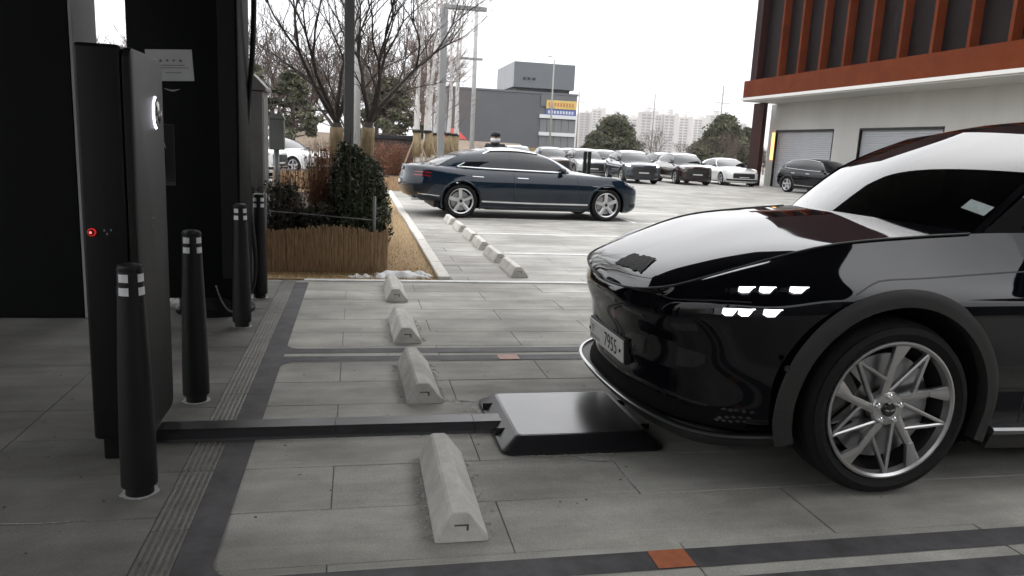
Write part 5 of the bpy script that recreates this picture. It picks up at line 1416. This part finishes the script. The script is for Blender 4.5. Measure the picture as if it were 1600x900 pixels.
pine(-3.6, 44, 4.8, 1.9, 6, 'small pine with flat branch layers above the white saloon', .3, 'pines behind the planter', 30, .3, 130, .22)
pine(2.2, 52, 5.4, 2.4, 7, 'dark conifer behind the spreading bare tree', .35, 'pines behind the planter', 34, .5, 130, .22)
bk = MB(); 
V = [(-60, 50, 0), (12, 50, 0), (12, 56, 1.7), (-60, 56, 2.3), (-60, 120, 2.4), (14, 120, 2.0)]
MB().add(V, [(0, 1, 2, 3), (3, 2, 5, 4)]).build('terrain', mat('dry_bank', (.2, .155, .115), .95, var=.25, vscale=.6), None)['kind'] = 'structure'
# dark bin shed beside the birches
bs = empty('bin_shed', (.78, 31, 0), 0, 'small dark flat-roofed shed behind the birch stakes', 'shed')
MB().bbox(-.9, 1.5, -.5, .9, 0, 1.5, .01).build('walls', mat('shed_dark', (.03, .03, .032), .7), bs); MB().bbox(-1.05, 1.65, -.65, 1.05, 1.5, 1.66, .01).build('roof', M_black, bs)

# ------------------------------------------------------------------ rust-clad hall on the right
M_rust = mat('rust_panel', (.1, .018, .0035), .7, spec=.12, col2=(.135, .028, .006), vscale=1.2, bump=.05, bscale=60)
M_rustd = mat('dark_rust', (.03, .007, .006), .7, spec=.2, var=.2, vscale=1)
M_hallglass = mat('hall_screen', (.008, .004, .004), .6, spec=.15, var=.2, vscale=1)
M_hconc = mat('hall_concrete', (.46, .45, .42), .8, col2=(.53, .52, .49), vscale=.5, stretch=(1, 1, .3))
hall = empty('exhibition_hall', (22, 20, 0), 0, 'hall with rust coloured fins over a concrete ground floor and roller doors', 'building')
yA, yB = 18.1, -28       # local y: far corner, near end
def hp(name, m, *bx):
    b = MB()
    for q in bx: b.box(*q)
    return b.build(name, m, hall)
hp('upper_volume', M_hallglass, (-1.61, 24, yB, yA-.4, 5.4, 15))
hp('base_band', M_rust, (-2.0, 24, yB, yA-.4, 4.56, 5.42))
hp('drip_edge', mat('white_edge', (.66, .65, .62), .6), (-2.06, 24, yB, yA-.34, 4.42, 4.555))
hp('soffit', mat('soffit', (.5, .49, .46), .8), (-1.98, 24, yB, yA-.42, 4.36, 4.418))
hp('end_cladding', M_rustd, (-1.60, 24, yA-.399, yA-.25, 5.43, 15))
for k in range(28):
    y = 34.53-1.69*k-20
    if y > yB+.2: MB().bbox(-1.98, -1.60, y-.07, y+.07, 5.424, 9.6, .004).build('fin', M_rust, hall)
MB().bbox(-1.98, -1.62, 16.55, 16.75, 5.424, 9.6, .004).build('fin', M_rustd, hall)
hp('upper_cladding', M_rustd, (-2.0, -1.62, yB, yA-.4, 9.62, 15))
hp('pillar', M_rustd, (-.95, -.72, 17.3, 18.35, 0, 4.36))
# concrete wall with two door openings
dz = 2.95; segs = [(18.15, 17.4), (12.42, 10.43), (5.5, 3.5), (-1.4, yB)]
b = MB()
for y1, y0 in segs: b.box(0, .4, y0, y1, 0, dz)
b.box(0, .4, yB, 18.15, dz, 4.36)
b.build('ground_floor_wall', M_hconc, hall)
hp('end_wall', M_hconc, (.4, 24, 17.75, 18.15, 0, 4.36))
M_shut = mat('roller_shutter', (.4, .41, .43), .5, .2, var=.04, vscale=2)
for y1, y0 in ((17.4, 12.42), (10.43, 5.5), (3.5, -1.4)):
    d = MB()
    for k in range(29): d.add([(.12, y0, k*.1+.02), (.12, y1, k*.1+.02), (.11, y1, k*.1+.05), (.11, y0, k*.1+.05), (.12, y1, k*.1+.115), (.12, y0, k*.1+.115)], [(0, 1, 2, 3), (3, 2, 4, 5)])
    d.build('roller_door', M_shut, hall)
    hp('door_frame', M_black, (-.012, .1, y0-.06, y0, 0, dz), (-.012, .1, y1, y1+.06, 0, dz), (-.012, .1, y0-.06, y1+.06, dz-.06, dz+.04))
MB().bbox(-.09, -.014, 17.48, 17.66, 1.42, 2.85, .01).build('wall_lamp', mat('amber_lamp', (1, .6, .3), .4, emit=(1, .42, .12), estr=1.5), hall)

# ------------------------------------------------------------------ grey building, poles, apartment blocks
gb = empty('grey_building', (15.5, 118, 0), R(0), 'grey corrugated building with a box on its roof and a yellow banner', 'building')
M_cor = mat('corrugated_grey', (.115, .12, .13), .6, var=.06, vscale=.3); M_cor2 = mat('pale_cladding', (.32, .33, .34), .6, var=.05, vscale=.3)
b = MB(); b.box(-2, 18.6, 0, 24, 0, 9.85)
b.build('main_block', M_cor, gb)
b = MB()
for k in range(38): b.box(-2.02, 12.6, -.04, -.002, .3+k*.25, .42+k*.25)
b.build('cladding_ribs', M_cor, gb)
MB().bbox(-2.2, 18.8, -.15, 24, 9.86, 10.15, .02).build('parapet', M_cor, gb)
MB().box(8.9, 17.6, 1.2, 14, 10.2, 10.7).build('roof_plinth', M_black, gb)
b = MB(); b.box(8.4, 18.2, .6, 15, 10.75, 14.6); b.build('roof_box', mat('roof_box_grey', (.12, .135, .15), .5, var=.05, vscale=.4), gb)
MB().box(8.33, 8.39, .62, 15, 10.78, 14.58).build('pale_side', M_cor2, gb)
for k in range(3): MB().box(9.8+k*.75, 10.3+k*.75, .52, .598, 11.9, 12.3).build('small_window', M_glass_dark, gb)
MB().box(12.7, 18.55, -.3, -.01, 8.0, 9.8).build('top_panel', M_cor, gb)
yb = MB(); yb.box(13.6, 18.5, -.42, -.31, 7.7, 9.0); ban = yb.build('yellow_banner', mat('banner_yellow', (.62, .45, .14), .7, var=.1, vscale=.8), gb)
b = MB(); r = np.random.RandomState(8)
for k in range(9): b.box(13.9+k*.48, 14.2+k*.48, -.45, -.425, 8.05, 8.65)
b.build('banner_letters', mat('banner_letter', (.45, .2, .07), .7), ban)
bb = MB(); bb.box(13.6, 18.5, -.42, -.31, 6.75, 7.62); ban = bb.build('blue_banner', mat('banner_blue', (.09, .13, .34), .7), gb)
b = MB()
for k in range(9): b.box(13.9+k*.48, 14.2+k*.48, -.45, -.425, 6.95, 7.4)
b.build('banner_letters', mat('banner_white', (.55, .57, .62), .7), ban)
for z in (6.2, 3.5, .9): MB().box(12.6, 18.62, -.5, -.02, z, z+.55).build('floor_edge', mat('white_slab', (.62, .63, .64), .7), gb)
for z in (4.05, 1.45):
    for k in range(5): MB().box(12.75+k*1.17, 13.85+k*1.17, -.2, -.05, z+.04, z+1.98).build('window', mat('stair_glass', (.16, .17, .175), .2), gb)
MB().box(-2.1, 12, -3.0, -2.9, 0, 1.5).build('fence_panel', mat('fence_ochre', (.3, .22, .08), .8, var=.3, vscale=1), gb)
for i, (x, y, w, h, lb) in enumerate(((8.6, 80.5, 2.4, 2.5, 'low red canopy beyond the person'), (11.8, 95.0, 3.2, 3.4, 'red tented roof in front of the grey building'))):
    rt = empty('red_tent', (x, y, 0), 0, lb, 'tent', 'red tents by the road')
    V = [(-w/2, -1, h*.62), (w/2, -1, h*.62), (w/2, 1, h*.62), (-w/2, 1, h*.62), (-w*.1, 0, h), (w*.1, 0, h)]
    MB().add(V, [(0, 1, 5, 4), (1, 2, 5), (2, 3, 4, 5), (3, 0, 4), (3, 2, 1, 0)]).build('fabric', mat('red_fabric', (.4, .05, .04), .8, var=.15, vscale=1), rt)
    for sx in (-1, 1):
        for sy in (-1, 1): MB().tube([(sx*w*.46, sy*.92, -.05), (sx*w*.46, sy*.92, h*.62)], .04, 6).build('leg', M_pole, rt)
def pole(name, x, y, h, r_, m, label, arms=(), curl=None, group='poles in the distance'):
    o = empty(name, (x, y, 0), 0, label, 'pole', group); MB().tube([(0, 0, -.05), (0, 0, h)], [r_, r_*.7], 10).build('shaft', m, o, True)
    for z, w in arms:
        MB().bbox(-w/2, w/2, -.05, .05, z, z+.1, .01).build('cross_arm', m, o)
        for k in (-.46, -.25, .25, .46): MB().tube([(w*k, 0, z+.1), (w*k, 0, z+.32)], .05, 6).build('insulator', m, o, True)
    if curl:
        MB().tube([tuple(p) for p in curve([(0, 0, h-.05), (curl*.3, 0, h+.35), (curl, 0, h+.42)], 10)], .05, 6).build('lamp_arm', m, o, True)
        MB().bbox(curl-.1, curl+.55, -.12, .12, h+.36, h+.46, .02).build('lamp_head', m, o)
M_wpole = mat('white_pole', (.4, .4, .39), .6, var=.08, vscale=2)
M_cpole = mat('concrete_pole', (.3, .29, .27), .8)
pole('street_pole', 5.95, 40, 9.6, .13, M_wpole, 'plain pale round pole behind the navy saloon', group='pale round poles')
pole('street_pole', .0, 26.5, 8.8, .12, M_wpole, 'pale round pole partly hidden by the square lamp post', group='pale round poles')
pole('street_light', 27.5, 108, 14.0, .14, M_cpole, 'curved street light in front of the grey building', ((7.2, .8),), -.9)
pole('utility_pole', 43.8, 150, 13.0, .16, M_cpole, 'thin utility pole just beside the grey building', ((11.0, 2.4),))
pole('utility_pole', 60.0, 150, 13.6, .18, M_cpole, 'utility pole with cross arms above the pointed pine', ((10.6, 4.2), (8.6, 3.4)))
pole('utility_pole', 75.0, 150, 16.2, .18, M_cpole, 'tall utility pole with three cross arms above the round evergreen', ((14.2, 0.4), (12.6, 3.4), (10.8, 3.4), (9.0, 3.4)), 1.2)
for dz_, dx in ((10.9, 1.7), (10.9, -1.7)):
    P = curve([(60+dx, 150, dz_), (68, 150, dz_-.5), (75+dx*.6, 150, dz_+1.8), (84, 150, dz_+1.0), (100, 150, dz_)], 30)
    o = MB().tube([tuple(p) for p in P], .03, 4).build('power_line', M_cpole, None, True); tag(o, 'power line strung between the far utility poles', 'wire', 'power lines')
def apartment_mat():
    m = bpy.data.materials.new('apartment_wall_hazed'); m.use_nodes = True; nt = m.node_tree; N, L = nt.nodes, nt.links; b = N['Principled BSDF']
    oi = N.new('ShaderNodeObjectInfo'); cr = N.new('ShaderNodeValToRGB'); cr.color_ramp.elements[0].color = (.46, .43, .41, 1); cr.color_ramp.elements[1].color = (.66, .63, .6, 1)
    L.new(oi.outputs['Random'], cr.inputs[0]); L.new(cr.outputs[0], b.inputs['Base Color']); b.inputs['Roughness'].default_value = .85; return m
M_apt = apartment_mat(); M_aw = mat('apartment_window_hazed', (.26, .265, .27), .4); M_aptr = mat('apartment_core', (.58, .56, .54), .85)  # wall and window colours paled to stand in for distance haze
r = np.random.RandomState(31)
names_ = ['pale apartment block with a tall stair tower, first beside the grey building', 'apartment block second beside the grey building', 'apartment block behind the pointed pine top', 'wide pale block between pointed pine and utility pole',
          'apartment block directly behind the three armed utility pole', 'apartment block right of the three armed pole', 'apartment block over the low brown trees', 'apartment block to the near side of the round evergreen', 'apartment block above the round evergreen', 'apartment block by the dark red pillar', 'stepped apartment block close to the hall edge', 'lower pale block filling the gap at the hall edge']
spots = [(880, 905, 182), (906, 928, 178), (925, 944, 172), (945, 978, 180), (978, 1000, 184), (1000, 1022, 176), (1022, 1034, 180), (1036, 1058, 180), (1060, 1080, 184), (1083, 1108, 186), (1108, 1132, 180), (1134, 1166, 192)]
a12 = R(12)
for i, ((p0, p1, pt), lb) in enumerate(zip(spots, names_)):
    Y = 760+r.uniform(-60, 80); zz = 1.4; k = Y/600.
    X0 = (162+(p0-880)*.563)*k; X1 = (162+(p1-880)*.563)*k; hgt = 1.4+(29.5+(180-pt)*.53+(p0-900)*.027)*k
    ap = empty('apartment_block', (X0, Y, 0), R(r.uniform(-12, 4)), lb, 'apartment block', 'far apartment blocks'); w = X1-X0; d = 14
    MB().box(0, w, 0, d, -.05, hgt).build('walls', M_apt, ap)
    f = MB(); nf = int(hgt/2.9)
    nb = max(3, int(w/4.5))
    for j in range(nf):
        for q in range(nb):
            if q % 3 == 2 and nb > 3: continue
            f.box((q+.14)*w/nb, (q+.86)*w/nb, -.12, -.02, j*2.9+1.0, j*2.9+2.6)
    o = f.build('windows', M_aw, ap, fix=False); o['kind'] = 'stuff'
    MB().box(w*.38, w*.62, d*.2, d*.8, hgt, hgt+r.uniform(2.5, 6)).build('lift_house', M_aptr, ap)
    for q in range(1, nb):
        if q % 3 == 2: MB().box(q*w/nb, (q+.9)*w/nb, -.8, -.02, 0, hgt+1.2).build('stair_core', M_aptr, ap)
# ------------------------------------------------------------------ haze
hz = MB(); hz.box(-1520, 1520, -220, 2520, -1.05, 75); hz = hz.build('haze', None); hz['kind'] = 'stuff'; hz['label'] = 'thin grey winter haze'
m = bpy.data.materials.new('haze_air'); m.use_nodes = True; nt = m.node_tree; N, L = nt.nodes, nt.links; N.clear()
out = N.new('ShaderNodeOutputMaterial'); pv = N.new('ShaderNodeVolumePrincipled'); pv.inputs['Color'].default_value = (.96, .95, .95, 1); pv.inputs['Density'].default_value = .00024
L.new(pv.outputs[0], out.inputs['Volume']); hz.data.materials.append(m)
